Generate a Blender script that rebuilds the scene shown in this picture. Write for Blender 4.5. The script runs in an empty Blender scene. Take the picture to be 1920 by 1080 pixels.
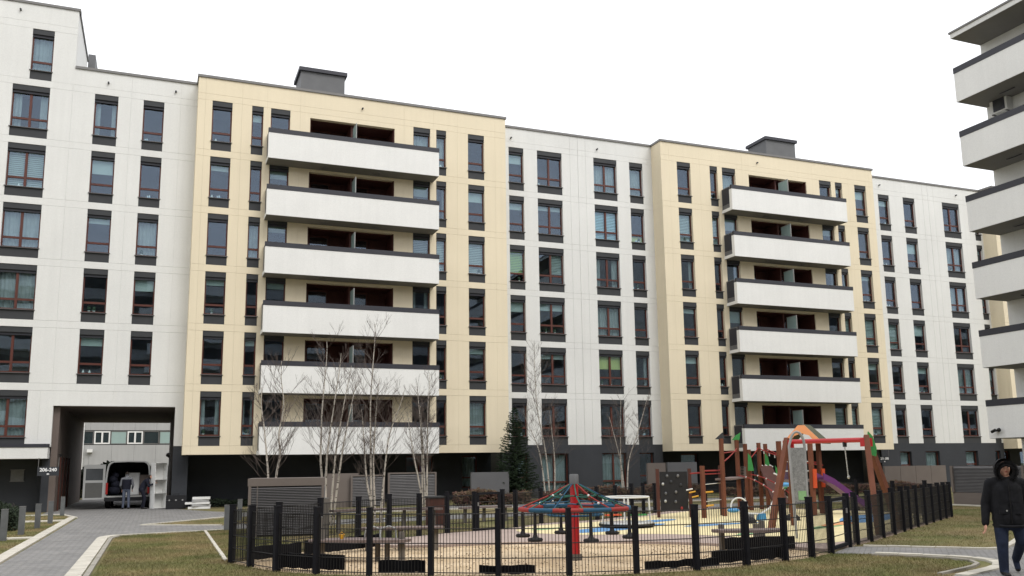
import bpy, math, random
import numpy as np
from mathutils import Vector, Matrix
from math import sin, cos, pi, radians

RND = random.Random(11)
SC = bpy.context.scene
COL = SC.collection

# ------------------------------------------------------------------ camera
cam_d = bpy.data.cameras.new("camera")
cam = bpy.data.objects.new("camera", cam_d)
COL.objects.link(cam)
SC.camera = cam
cam_d.sensor_width = 36.0
cam_d.lens = 1661.63 / 1920 * 36.0
cam_d.shift_y = 64.66 / 1920
cam_d.clip_start = 0.1
cam_d.clip_end = 2000
_yaw, _pit, _rol = 0.38063, 0.15997, -0.01357
fwd = Vector((sin(_yaw) * cos(_pit), cos(_yaw) * cos(_pit), sin(_pit)))
rgt = Vector((cos(_yaw), -sin(_yaw), 0))
upv = rgt.cross(fwd)
r2 = rgt * cos(_rol) + upv * sin(_rol)
u2 = -rgt * sin(_rol) + upv * cos(_rol)
cam.matrix_world = Matrix(((r2.x, u2.x, -fwd.x, 0), (r2.y, u2.y, -fwd.y, 0), (r2.z, u2.z, -fwd.z, 1.75), (0, 0, 0, 1)))

# ------------------------------------------------------------------ world, sun, exposure
SUN_EL, SUN_AZ = radians(48), radians(158)      # high, veiled, behind the camera
w = bpy.data.worlds.new("World")
SC.world = w
w.use_nodes = True
nt = w.node_tree
bg = nt.nodes["Background"]
sky = nt.nodes.new("ShaderNodeTexSky")
sky.sky_type = 'NISHITA'
sky.sun_disc = False
sky.sun_elevation = SUN_EL
sky.sun_rotation = SUN_AZ
sky.dust_density = 4.0
sk_s = nt.nodes.new("ShaderNodeVectorMath"); sk_s.operation = 'SCALE'; sk_s.inputs['Scale'].default_value = 0.08
nt.links.new(sky.outputs[0], sk_s.inputs[0])
mixw = nt.nodes.new("ShaderNodeMix"); mixw.data_type = 'RGBA'
mixw.inputs[0].default_value = 0.88               # closed cloud cover over the clear-sky model
mixw.inputs[7].default_value = (1.30, 1.31, 1.34, 1)
nt.links.new(sk_s.outputs[0], mixw.inputs[6])
nt.links.new(mixw.outputs[2], bg.inputs[0])
bg.inputs[1].default_value = 1.0

sun_d = bpy.data.lights.new("sun", 'SUN')
sun_d.energy = 1.3
sun_d.angle = radians(28)
sun_d.color = (1.0, 0.975, 0.94)
sun = bpy.data.objects.new("sun", sun_d)
COL.objects.link(sun)
_sd = Vector((sin(SUN_AZ) * cos(SUN_EL), cos(SUN_AZ) * cos(SUN_EL), sin(SUN_EL)))
sun.rotation_euler = _sd.to_track_quat('Z', 'Y').to_euler()
sun.location = (0, -20, 60)

SC.view_settings.view_transform = 'Standard'
SC.view_settings.look = 'None'
SC.view_settings.gamma = 1.0
SC.view_settings.exposure = 0.25
SC.view_settings.use_curve_mapping = False

# ------------------------------------------------------------------ helpers
def mk(name, col, rough=0.75, var=0.10, scale=2.5, fine=0.06, fscale=60, bump=0.0, bscale=80, spec=0.3, metal=0.0, streak=0.0, tint=None):
    m = bpy.data.materials.new(name)
    m.use_nodes = True
    n = m.node_tree.nodes; l = m.node_tree.links
    b = n["Principled BSDF"]
    b.inputs['Roughness'].default_value = rough
    b.inputs['Metallic'].default_value = metal
    b.inputs['Specular IOR Level'].default_value = spec
    geo = n.new("ShaderNodeNewGeometry")
    last = None
    def noise(sc, det=4, mapping=None):
        t = n.new("ShaderNodeTexNoise"); t.inputs['Scale'].default_value = sc; t.inputs['Detail'].default_value = det
        if mapping:
            mp = n.new("ShaderNodeMapping"); mp.inputs['Scale'].default_value = mapping
            l.new(geo.outputs['Position'], mp.inputs[0]); l.new(mp.outputs[0], t.inputs['Vector'])
        else:
            l.new(geo.outputs['Position'], t.inputs['Vector'])
        return t
    def modulate(src, t, amt):
        mr = n.new("ShaderNodeMapRange"); mr.inputs[1].default_value = 0.25; mr.inputs[2].default_value = 0.75
        mr.inputs[3].default_value = 1 - amt; mr.inputs[4].default_value = 1 + amt
        l.new(t.outputs[0], mr.inputs[0])
        v = n.new("ShaderNodeVectorMath"); v.operation = 'SCALE'
        if src is None: v.inputs[0].default_value = col
        else: l.new(src, v.inputs[0])
        l.new(mr.outputs[0], v.inputs['Scale'])
        return v.outputs[0]
    src = None
    if tint is not None:
        t = noise(scale * 0.7, 5)
        mx = n.new("ShaderNodeMix"); mx.data_type = 'RGBA'
        mx.inputs[6].default_value = (*col, 1); mx.inputs[7].default_value = (*tint, 1)
        cr = n.new("ShaderNodeMapRange"); cr.inputs[1].default_value = 0.38; cr.inputs[2].default_value = 0.62
        l.new(t.outputs[0], cr.inputs[0]); l.new(cr.outputs[0], mx.inputs[0])
        src = mx.outputs[2]
    if var: src = modulate(src, noise(scale), var)
    if fine: src = modulate(src, noise(fscale, 3), fine)
    if streak: src = modulate(src, noise(1.0, 4, (5, 5, 0.25)), streak)
    if src is None: b.inputs['Base Color'].default_value = (*col, 1)
    else: l.new(src, b.inputs['Base Color'])
    if bump:
        bp = n.new("ShaderNodeBump"); bp.inputs['Strength'].default_value = bump; bp.inputs['Distance'].default_value = 0.02
        l.new(noise(bscale, 4).outputs[0], bp.inputs['Height']); l.new(bp.outputs[0], b.inputs['Normal'])
    return m

class MB:
    """collects shapes, then links them as ONE mesh object"""
    def __init__(s): s.v = []; s.f = []; s.m = []; s.s = []
    def add(s, vs, fs, mi=0, smooth=False):
        o = len(s.v); s.v.extend([tuple(p) for p in vs])
        for f in fs: s.f.append([i + o for i in f]); s.m.append(mi); s.s.append(smooth)
        return s
    def box(s, x0, x1, y0, y1, z0, z1, mi=0):
        return s.add([(x0, y0, z0), (x1, y0, z0), (x1, y1, z0), (x0, y1, z0), (x0, y0, z1), (x1, y0, z1), (x1, y1, z1), (x0, y1, z1)],
                     [(0, 3, 2, 1), (4, 5, 6, 7), (0, 1, 5, 4), (1, 2, 6, 5), (2, 3, 7, 6), (3, 0, 4, 7)], mi)
    def obox(s, c, sx, sy, sz, rot=None, mi=0, taper=1.0):
        c = Vector(c); rot = rot or Matrix.Identity(3); vs = []
        for z in (-.5, .5):
            t = taper if z > 0 else 1.0
            for x, y in ((-.5, -.5), (.5, -.5), (.5, .5), (-.5, .5)):
                vs.append(c + rot @ Vector((x * sx * t, y * sy * t, z * sz)))
        return s.add(vs, [(0, 3, 2, 1), (4, 5, 6, 7), (0, 1, 5, 4), (1, 2, 6, 5), (2, 3, 7, 6), (3, 0, 4, 7)], mi)
    def bar(s, a, b, wx, wy, mi=0, up=(0, 0, 1)):
        """a square bar from a to b"""
        a = Vector(a); b = Vector(b); d = (b - a); L = d.length; d.normalize()
        u = Vector(up)
        if abs(d.dot(u)) > 0.98: u = Vector((1, 0, 0))
        x = d.cross(u).normalized(); y = x.cross(d).normalized()
        rot = Matrix((x, y, d)).transposed()
        return s.obox((a + b) / 2, wx, wy, L, rot, mi)
    def tube(s, pts, rad, n=6, mi=0, smooth=True, caps=True):
        pts = [Vector(p) for p in pts]
        rads = rad if isinstance(rad, (list, tuple)) else [rad] * len(pts)
        vs = []; fs = []
        prevx = None
        for i, p in enumerate(pts):
            d = (pts[min(i + 1, len(pts) - 1)] - pts[max(i - 1, 0)])
            if d.length < 1e-9: d = Vector((0, 0, 1))
            d.normalize()
            if prevx is None:
                u = Vector((0, 0, 1)) if abs(d.z) < 0.9 else Vector((1, 0, 0))
                x = d.cross(u).normalized()
            else:
                x = (prevx - d * prevx.dot(d)).normalized()
            prevx = x; y = d.cross(x)
            for k in range(n):
                a = 2 * pi * k / n
                vs.append(p + (x * cos(a) + y * sin(a)) * rads[i])
        for i in range(len(pts) - 1):
            for k in range(n):
                k2 = (k + 1) % n
                fs.append((i * n + k, i * n + k2, (i + 1) * n + k2, (i + 1) * n + k))
        s.add(vs, fs, mi, smooth)
        if caps:
            s.add(vs[:n], [tuple(range(n - 1, -1, -1))], mi); s.add(vs[-n:], [tuple(range(n))], mi)
        return s
    def prism(s, poly, z0, z1, mi=0):
        n = len(poly)
        vs = [(x, y, z0) for x, y in poly] + [(x, y, z1) for x, y in poly]
        fs = [tuple(range(n - 1, -1, -1)), tuple(range(n, 2 * n))] + [(i, (i + 1) % n, n + (i + 1) % n, n + i) for i in range(n)]
        return s.add(vs, fs, mi)
    def sheet(s, poly, z, mi=0):
        a = sum(poly[i][0] * poly[(i + 1) % len(poly)][1] - poly[(i + 1) % len(poly)][0] * poly[i][1] for i in range(len(poly)))
        p = poly if a > 0 else poly[::-1]
        return s.add([(x, y, z) for x, y in p], [tuple(range(len(p)))], mi)
    def extr(s, poly, axis_o, ax, ay, th, mi=0):
        """polygon (u,v) on plane o + u*ax + v*ay, thickened along the normal"""
        o = Vector(axis_o); ax = Vector(ax); ay = Vector(ay); nrm = ax.cross(ay).normalized() * th / 2
        n = len(poly)
        vs = [o + ax * u + ay * v - nrm for u, v in poly] + [o + ax * u + ay * v + nrm for u, v in poly]
        fs = [tuple(range(n - 1, -1, -1)), tuple(range(n, 2 * n))] + [(i, (i + 1) % n, n + (i + 1) % n, n + i) for i in range(n)]
        return s.add(vs, fs, mi)
    def lathe(s, prof, c=(0, 0, 0), n=16, mi=0, smooth=True):
        vs = []; fs = []
        for r, z in prof:
            for k in range(n):
                a = 2 * pi * k / n; vs.append((c[0] + r * cos(a), c[1] + r * sin(a), c[2] + z))
        for i in range(len(prof) - 1):
            for k in range(n):
                k2 = (k + 1) % n; fs.append((i * n + k, i * n + k2, (i + 1) * n + k2, (i + 1) * n + k))
        s.add(vs, fs, mi, smooth)
        s.add(vs[:n], [tuple(range(n - 1, -1, -1))], mi); s.add(vs[-n:], [tuple(range(n))], mi)
        return s
    def ell(s, c, rx, ry, rz, n=10, m=7, mi=0, rot=None):
        c = Vector(c); vs = []; fs = []
        rot = rot or Matrix.Identity(3)
        for i in range(m + 1):
            t = pi * i / m
            for k in range(n):
                a = 2 * pi * k / n
                vs.append(c + rot @ Vector((rx * sin(t) * cos(a), ry * sin(t) * sin(a), -rz * cos(t))))
        for i in range(m):
            for k in range(n):
                k2 = (k + 1) % n; fs.append((i * n + k, i * n + k2, (i + 1) * n + k2, (i + 1) * n + k))
        return s.add(vs, fs, mi, True)
    def mesh(s, name, mats):
        me = bpy.data.meshes.new(name)
        me.from_pydata([tuple(p) for p in s.v], [], s.f)
        for m in (mats if isinstance(mats, (list, tuple)) else [mats]): me.materials.append(m)
        me.polygons.foreach_set('material_index', s.m)
        me.polygons.foreach_set('use_smooth', s.s)
        me.update()
        return me
    def build(s, name, mats, parent=None, loc=None):
        return obj(name, s.mesh(name, mats), parent, loc)

def obj(name, me, parent=None, loc=None, rotz=0.0, scale=None):
    o = bpy.data.objects.new(name, me); COL.objects.link(o)
    if parent is not None: o.parent = parent
    if loc is not None: o.location = loc
    if rotz: o.rotation_euler = (0, 0, rotz)
    if scale is not None: o.scale = scale
    return o
def tag(o, label, cat, group=None):
    o['label'] = label; o['category'] = cat
    if group: o['group'] = group
    return o
def thing(name, label, cat, loc=(0, 0, 0), rotz=0.0, group=None):
    o = obj(name, None, None, loc, rotz); return tag(o, label, cat, group)
def struct(o): o['kind'] = 'structure'; return o
def stuff(o): o['kind'] = 'stuff'; return o

# ------------------------------------------------------------------ materials
M = {}
M['white'] = mk('white_render', (0.70, 0.70, 0.675), 0.85, 0.045, 0.35, 0.05, 28, 0.2, 120, streak=0.025)
M['cream'] = mk('cream_render', (0.75, 0.66, 0.49), 0.85, 0.04, 0.35, 0.05, 28, 0.2, 120, streak=0.022)
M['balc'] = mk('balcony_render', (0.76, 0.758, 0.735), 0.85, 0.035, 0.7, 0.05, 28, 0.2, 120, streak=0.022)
M['dark'] = mk('charcoal_render', (0.040, 0.043, 0.049), 0.8, 0.12, 0.8, 0.10, 40, 0.3, 100)
M['cap'] = mk('charcoal_sheet', (0.030, 0.031, 0.040), 0.5, 0.08, 1.5, 0.05, 60, spec=0.4)
M['panel'] = mk('dark_panel', (0.040, 0.042, 0.045), 0.6, 0.10, 2.0, 0.05, 60)
M['zinc'] = mk('zinc_capping', (0.16, 0.155, 0.15), 0.5, 0.10, 2.0, 0.05, 60, spec=0.5)
M['plant'] = mk('grey_sheet', (0.13, 0.132, 0.135), 0.6, 0.08, 2.0, 0.05, 50)
M['frame'] = mk('brown_frame', (0.090, 0.025, 0.016), 0.45, 0.12, 3.0, 0.05, 60, spec=0.4)
M['sill'] = mk('sill_metal', (0.09, 0.085, 0.085), 0.45, 0.08, 3.0, 0.0, spec=0.5)
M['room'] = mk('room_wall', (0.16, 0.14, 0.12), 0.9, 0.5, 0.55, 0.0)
M['loggia'] = mk('loggia_cladding', (0.065, 0.021, 0.017), 0.65, 0.12, 2.0, 0.05, 40)
M['soffit'] = mk('brown_soffit', (0.15, 0.12, 0.105), 0.75, 0.10, 1.0, 0.08, 40)
M['soffit_gr'] = mk('grey_soffit', (0.21, 0.205, 0.195), 0.85, 0.06, 1.0, 0.05, 40)  # darker grey than the balcony fronts, used on the slab undersides
M['curtain'] = mk('net_curtain', (0.30, 0.31, 0.315), 0.9, 0.15, 3.0, 0.0)
M['blind'] = mk('white_blind', (0.42, 0.46, 0.45), 0.8, 0.05, 3.0, 0.0)
M['blind_green'] = mk('green_blind', (0.38, 0.52, 0.16), 0.8, 0.05, 3.0, 0.0)
M['blind_lime'] = mk('lime_blind', (0.50, 0.52, 0.20), 0.8, 0.05, 3.0, 0.0)
M['blind_blue'] = mk('pale_blue_blind', (0.42, 0.60, 0.68), 0.8, 0.05, 3.0, 0.0)
M['grey_col'] = mk('galvanised', (0.30, 0.30, 0.29), 0.5, 0.10, 3.0, 0.05, 50, spec=0.5)
M['bollard'] = mk('bollard_steel', (0.115, 0.12, 0.122), 0.55, 0.15, 4.0, 0.05, 50, spec=0.4)
M['wood'] = mk('stained_timber', (0.150, 0.052, 0.028), 0.65, 0.20, 3.0, 0.08, 30, streak=0.15)
M['wood_dk'] = mk('dark_stained_timber', (0.075, 0.026, 0.018), 0.65, 0.20, 3.0, 0.08, 30)
M['red'] = mk('red_paint', (0.42, 0.012, 0.016), 0.4, 0.08, 3.0, 0.0, spec=0.5)
M['redrope'] = mk('red_rope', (0.28, 0.035, 0.030), 0.75, 0.12, 8.0, 0.10, 90)
M['bluerope'] = mk('blue_rope', (0.020, 0.080, 0.145), 0.75, 0.12, 8.0, 0.10, 90)
M['greenrope'] = mk('green_rope', (0.022, 0.11, 0.085), 0.75, 0.12, 8.0, 0.10, 90)
M['green'] = mk('green_board', (0.05, 0.26, 0.07), 0.5, 0.08, 3.0, 0.0)
M['olive'] = mk('olive_roof_board', (0.06, 0.065, 0.03), 0.6, 0.1, 3.0, 0.0)
M['orange'] = mk('orange_board', (0.85, 0.36, 0.16), 0.5, 0.06, 3.0, 0.0)
M['orange_dk'] = mk('orange_red_board', (0.62, 0.09, 0.03), 0.5, 0.06, 3.0, 0.0)
M['purple'] = mk('purple_plastic', (0.13, 0.032, 0.135), 0.45, 0.08, 3.0, 0.0, spec=0.5)
M['blue'] = mk('blue_plastic', (0.06, 0.26, 0.50), 0.4, 0.08, 3.0, 0.0, spec=0.5)
M['yellow'] = mk('yellow_plastic', (0.70, 0.36, 0.03), 0.45, 0.08, 3.0, 0.0)
M['steel'] = mk('satin_steel', (0.46, 0.46, 0.44), 0.42, 0.10, 4.0, 0.05, 40, metal=0.35, spec=0.5)
M['wtube'] = mk('white_tube', (0.66, 0.66, 0.63), 0.4, 0.06, 4.0, 0.0, spec=0.5)
M['rubber'] = mk('black_rubber', (0.018, 0.017, 0.018), 0.75, 0.15, 5.0, 0.05, 60)
M['fence'] = mk('black_coated_steel', (0.010, 0.010, 0.013), 0.75, 0.15, 5.0, 0.0, spec=0.15)
M['wire'] = mk('black_wire', (0.016, 0.015, 0.015), 0.5, 0.0, 1.0, 0.0)
M['board'] = mk('black_board', (0.008, 0.008, 0.010), 0.9, 0.25, 4.0, 0.1, 40, spec=0.1)
M['bench'] = mk('weathered_plank', (0.17, 0.13, 0.12), 0.8, 0.18, 5.0, 0.10, 50)
M['post_gr'] = mk('grey_timber_post', (0.13, 0.115, 0.10), 0.8, 0.18, 5.0, 0.10, 50)
M['louvre'] = mk('louvre_metal', (0.16, 0.155, 0.155), 0.6, 0.10, 2.0, 0.0)
M['louvre_fr'] = mk('taupe_sheet', (0.155, 0.130, 0.115), 0.7, 0.08, 1.5, 0.05, 40)
M['louvre_bk'] = mk('louvre_shadow_board', (0.035, 0.034, 0.036), 0.8, 0.0, 1.0, 0.0)
M['screen_gr'] = mk('grey_screen_sheet', (0.115, 0.115, 0.12), 0.7, 0.08, 1.5, 0.05, 40)
M['bark'] = mk('birch_bark', (0.44, 0.40, 0.345), 0.85, 0.3, 4.0, 0.0, streak=0.0)
M['twig'] = mk('birch_twig', (0.115, 0.092, 0.080), 0.85, 0.2, 4.0, 0.0)
M['needle'] = mk('spruce_needles', (0.032, 0.052, 0.026), 0.8, 0.35, 3.0, 0.2, 20)
M['hedge'] = mk('barberry_leaves', (0.085, 0.036, 0.030), 0.85, 0.4, 5.0, 0.2, 25, tint=(0.10, 0.075, 0.04))
M['shrub'] = mk('evergreen_leaves', (0.020, 0.030, 0.016), 0.85, 0.4, 5.0, 0.2, 25)
M['leaf'] = mk('dead_leaf', (0.10, 0.055, 0.028), 0.9, 0.4, 8.0, 0.0)
M['van'] = mk('white_van_paint', (0.36, 0.365, 0.36), 0.35, 0.08, 1.5, 0.0, spec=0.5)
M['van_in'] = mk('van_lining', (0.055, 0.06, 0.065), 0.7, 0.2, 2.0, 0.0)
M['van_panel'] = mk('van_door_board', (0.10, 0.10, 0.095), 0.75, 0.12, 3.0, 0.0)
M['tail'] = mk('tail_lens', (0.30, 0.012, 0.010), 0.3, 0.1, 4.0, 0.0, spec=0.6)
M['laminate'] = mk('white_laminate', (0.74, 0.74, 0.72), 0.5, 0.03, 2.0, 0.0)
M['toolbox'] = mk('black_plastic', (0.014, 0.014, 0.016), 0.5, 0.1, 4.0, 0.0)
M['skin'] = mk('skin', (0.56, 0.30, 0.21), 0.6, 0.08, 20.0, 0.0)
M['jacket'] = mk('black_jacket_cloth', (0.008, 0.008, 0.010), 0.9, 0.3, 9.0, 0.1, 60, 0.6, 14)
M['fur'] = mk('dark_fur', (0.014, 0.013, 0.014), 0.95, 0.4, 30.0, 0.2, 90, 1.0, 60)
M['jeans'] = mk('denim', (0.013, 0.019, 0.040), 0.85, 0.3, 6.0, 0.12, 80, 0.5, 18)
M['jeans_lt'] = mk('faded_denim', (0.085, 0.10, 0.14), 0.85, 0.2, 6.0, 0.10, 60)
M['greycloth'] = mk('grey_cloth', (0.15, 0.155, 0.17), 0.85, 0.15, 8.0, 0.0)
M['navy'] = mk('navy_cloth', (0.008, 0.009, 0.018), 0.85, 0.25, 8.0, 0.0)
M['hair'] = mk('dark_hair', (0.02, 0.014, 0.010), 0.7, 0.2, 20.0, 0.0)
M['shoe'] = mk('dark_shoe', (0.012, 0.011, 0.011), 0.5, 0.2, 10.0, 0.0)
M['signwhite'] = mk('white_lettering', (0.80, 0.80, 0.80), 0.5, 0.0, 1.0, 0.0)
M['notice'] = mk('grey_notice', (0.16, 0.16, 0.16), 0.6, 0.15, 6.0, 0.0)
M['farpanel'] = mk('far_panel', (0.38, 0.38, 0.375), 0.8, 0.06, 0.6, 0.04, 20, streak=0.06)
M['kerb'] = mk('pale_kerbstone', (0.52, 0.49, 0.42), 0.85, 0.15, 2.5, 0.08, 30, 0.3, 60)
M['concrete'] = mk('grey_kerb', (0.30, 0.28, 0.24), 0.85, 0.15, 2.5, 0.08, 30)
M['sand'] = mk('sand', (0.59, 0.46, 0.305), 0.95, 0.16, 1.6, 0.16, 18, 1.0, 9, tint=(0.47, 0.35, 0.215))
M['softplay'] = mk('pinkish_soft_surface', (0.38, 0.30, 0.26), 0.9, 0.08, 1.5, 0.14, 60)
M['softcream'] = mk('cream_soft_surface', (0.72, 0.62, 0.36), 0.9, 0.07, 1.2, 0.12, 60)
M['softblue'] = mk('blue_soft_surface', (0.12, 0.26, 0.46), 0.9, 0.07, 1.2, 0.12, 60)
M['softgreen'] = mk('green_soft_surface', (0.24, 0.42, 0.20), 0.9, 0.07, 1.2, 0.12, 60)
M['softorange'] = mk('orange_soft_surface', (0.62, 0.30, 0.14), 0.9, 0.07, 1.2, 0.12, 60)
M['lawn'] = mk('winter_lawn', (0.122, 0.122, 0.044), 0.95, 0.22, 0.9, 0.22, 22, 0.8, 40, tint=(0.200, 0.158, 0.078))
M['grass'] = mk('grass_blades', (0.158, 0.166, 0.060), 0.9, 0.25, 0.9, 0.25, 25, tint=(0.270, 0.215, 0.108))
M['yellowpale'] = mk('pale_yellow_paint', (0.75, 0.72, 0.50), 0.6, 0.04, 3.0, 0.0)
M['rules'] = mk('printed_grey_board', (0.23, 0.23, 0.22), 0.6, 0.25, 14.0, 0.3, 45)
M['black'] = mk('black_fitting', (0.012, 0.012, 0.012), 0.5, 0.0, 1.0, 0.0)

def paving_mat():
    m = mk('grey_block_paving', (0.225, 0.22, 0.212), 0.85, 0.14, 1.1, 0.10, 40)
    n = m.node_tree.nodes; l = m.node_tree.links; b = n["Principled BSDF"]
    old = b.inputs['Base Color'].links[0].from_socket
    geo = n.new("ShaderNodeNewGeometry")
    br = n.new("ShaderNodeTexBrick"); br.inputs['Scale'].default_value = 1.0
    br.inputs['Brick Width'].default_value = 0.21; br.inputs['Row Height'].default_value = 0.105
    br.inputs['Mortar Size'].default_value = 0.007; br.inputs['Bias'].default_value = 0.0
    br.inputs['Color1'].default_value = (1.10, 1.09, 1.08, 1); br.inputs['Color2'].default_value = (0.86, 0.87, 0.89, 1); br.inputs['Mortar'].default_value = (0.42, 0.40, 0.37, 1)
    mp = n.new("ShaderNodeMapping"); mp.inputs['Rotation'].default_value = (0, 0, radians(45))
    l.new(geo.outputs['Position'], mp.inputs[0]); l.new(mp.outputs[0], br.inputs['Vector'])
    mul = n.new("ShaderNodeVectorMath"); mul.operation = 'MULTIPLY'
    l.new(old, mul.inputs[0]); l.new(br.outputs['Color'], mul.inputs[1]); l.new(mul.outputs[0], b.inputs['Base Color'])
    bp = n.new("ShaderNodeBump"); bp.inputs['Strength'].default_value = 0.5; bp.inputs['Distance'].default_value = 0.006; bp.invert = True
    l.new(br.outputs['Fac'], bp.inputs['Height']); l.new(bp.outputs[0], b.inputs['Normal'])
    return m
M['paving'] = paving_mat()

def birch_mat():
    m = M['bark']; n = m.node_tree.nodes; l = m.node_tree.links; b = n["Principled BSDF"]
    old = b.inputs['Base Color'].links[0].from_socket
    geo = n.new("ShaderNodeNewGeometry")
    t = n.new("ShaderNodeTexNoise"); t.inputs['Scale'].default_value = 1.0; t.inputs['Detail'].default_value = 3
    mp = n.new("ShaderNodeMapping"); mp.inputs['Scale'].default_value = (9, 9, 16)
    l.new(geo.outputs['Position'], mp.inputs[0]); l.new(mp.outputs[0], t.inputs['Vector'])
    cr = n.new("ShaderNodeMapRange"); cr.inputs[1].default_value = 0.56; cr.inputs[2].default_value = 0.66
    l.new(t.outputs[0], cr.inputs[0])
    mx = n.new("ShaderNodeMix"); mx.data_type = 'RGBA'; mx.inputs[7].default_value = (0.07, 0.055, 0.045, 1)
    l.new(cr.outputs[0], mx.inputs[0]); l.new(old, mx.inputs[6]); l.new(mx.outputs[2], b.inputs['Base Color'])
birch_mat()

def glass_mat(name, ior, tint, trans, frost=0.0):
    m = bpy.data.materials.new(name); m.use_nodes = True
    n = m.node_tree.nodes; l = m.node_tree.links
    n.remove(n["Principled BSDF"])
    out = n["Material Output"]
    f0 = ior
    lw = n.new("ShaderNodeLayerWeight"); lw.inputs['Blend'].default_value = 0.5
    pw = n.new("ShaderNodeMath"); pw.operation = 'POWER'; pw.inputs[1].default_value = 5.0
    fr = n.new("ShaderNodeMath"); fr.operation = 'MULTIPLY_ADD'; fr.inputs[1].default_value = 1 - f0; fr.inputs[2].default_value = f0
    l.new(lw.outputs['Facing'], pw.inputs[0]); l.new(pw.outputs[0], fr.inputs[0])
    gl = n.new("ShaderNodeBsdfGlossy"); gl.inputs['Color'].default_value = (*tint, 1); gl.inputs['Roughness'].default_value = frost
    tr = n.new("ShaderNodeBsdfTransparent"); tr.inputs['Color'].default_value = (*trans, 1)
    geo = n.new("ShaderNodeNewGeometry")
    t = n.new("ShaderNodeTexNoise"); t.inputs['Scale'].default_value = 0.9; t.inputs['Detail'].default_value = 2
    bp = n.new("ShaderNodeBump"); bp.inputs['Strength'].default_value = 0.05; bp.inputs['Distance'].default_value = 0.03
    l.new(geo.outputs['Position'], t.inputs['Vector']); l.new(t.outputs[0], bp.inputs['Height']); l.new(bp.outputs[0], gl.inputs['Normal'])
    mx = n.new("ShaderNodeMixShader")
    l.new(fr.outputs[0], mx.inputs[0]); l.new(tr.outputs[0], mx.inputs[1]); l.new(gl.outputs[0], mx.inputs[2])
    l.new(mx.outputs[0], out.inputs['Surface'])
    return m
M['glass'] = glass_mat('window_glass', 0.074, (0.66, 0.78, 1.0), (0.86, 0.93, 0.93))
M['frost'] = mk('frosted_glass', (0.30, 0.40, 0.38), 0.35, 0.05, 2.0, 0.0, spec=0.5)
M['vanglass'] = glass_mat('van_glass', 0.05, (0.9, 0.95, 1.0), (0.25, 0.27, 0.28))

CUBE = {}
def cube_mesh(key):
    if key not in CUBE:
        CUBE[key] = MB().box(0, 1, 0, 1, 0, 1).mesh('panel_' + key, M[key])
    return CUBE[key]
def slab(name, key, x0, x1, y0, y1, z0, z1, parent):
    """one piece (shared unit mesh, its own place and size)"""
    return obj(name, cube_mesh(key), parent, (x0, y0, z0), 0, (x1 - x0, y1 - y0, z1 - z0))

# ------------------------------------------------------------------ ground, paths, soft surfaces
def arc_smooth(pts, k=6, closed=False):
    """Catmull-Rom through points"""
    P = [Vector(p) for p in pts]; out = []
    n = len(P)
    rng = range(n if closed else n - 1)
    for i in rng:
        p0 = P[(i - 1) % n] if closed or i > 0 else P[i]; p1 = P[i]; p2 = P[(i + 1) % n]
        p3 = P[(i + 2) % n] if closed or i + 2 < n else P[(i + 1) % n]
        for j in range(k):
            t = j / k
            out.append(0.5 * ((2 * p1) + (-p0 + p2) * t + (2 * p0 - 5 * p1 + 4 * p2 - p3) * t * t + (-p0 + 3 * p1 - 3 * p2 + p3) * t ** 3))
    if not closed: out.append(P[-1])
    return [tuple(p) for p in out]

struct(MB().sheet([(-250, -150), (300, -150), (300, 350), (-250, 350)], 0.0).build('ground', M['lawn']))

PAVE_A = [(-2.70, 9), (-1.32, 9), (-1.30, 26.35), (-1.02, 26.95), (1.42, 27.62), (2.3, 27.9), (30, 31.6), (30, 33.4), (3.2, 30.6), (2.0, 29.9),
          (-0.36, 31.55), (-0.36, 31.75), (2.4, 34.9), (30, 36.6), (30, 38.4), (3.4, 38.4), (2.4, 40.0), (0.74, 44.2), (0.74, 62), (-4.28, 62), (-4.28, 42.5), (-3.3, 41.0), (-2.62, 38.2)]
lp = arc_smooth([(12.68, 13.45), (13.25, 12.65), (13.50, 12.05), (13.42, 11.62), (13.15, 11.28), (12.62, 10.92), (11.38, 10.46)], 5)
up_ = arc_smooth([(13.62, 14.75), (14.5, 13.85), (15.1, 13.16), (15.45, 13.02), (15.85, 13.18), (16.85, 13.78)], 5)
PAVE_B = [(12.1, 13.95), (13.35, 14.85)] + up_ + [(22, 17.3), (29.0, 22.6), (29.0, 18.5), (20, 10.8), (11, 5.2), (4, 3.0), (4, 7.2)] + lp[::-1]
left_path = struct(MB().sheet(PAVE_A, 0.008).build('paved_path', M['paving']))
right_path = struct(MB().sheet(PAVE_B, 0.008).build('paved_path', M['paving']))

KERBS = []
def kerb(parent, pts, wid, step, key='kerb', z=0.035, off=0.0):
    """single stones laid end to end along a line"""
    pts = [Vector((p[0], p[1], 0)) for p in pts]
    segs = []; acc = 0.0
    L = [0.0]
    for a, b in zip(pts, pts[1:]): L.append(L[-1] + (b - a).length)
    tot = L[-1]; n = max(1, round(tot / step))
    def at(d):
        for i in range(len(pts) - 1):
            if d <= L[i + 1] + 1e-9: return pts[i].lerp(pts[i + 1], (d - L[i]) / max(1e-9, L[i + 1] - L[i]))
        return pts[-1]
    for i in range(n):
        a = at(tot * i / n); b = at(tot * (i + 1) / n); d = (b - a); ln = d.length; d.normalize()
        nn = Vector((-d.y, d.x, 0)); a2 = a + nn * off
        o = obj('kerb_stone', cube_mesh(key), parent, (a2.x, a2.y, -0.05), math.atan2(d.y, d.x), (ln - 0.010, wid, z + 0.05 + RND.uniform(-.003, .003)))
        KERBS.append(((a + b) / 2, wid))
kerb(left_path, [(-2.70, 38.2), (-2.70, 9)], 0.26, 0.5, off=-0.26)
kerb(left_path, [(-1.32, 12), (-1.32, 26.35), (-1.04, 26.93)], 0.26, 0.5, off=-0.26)
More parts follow.
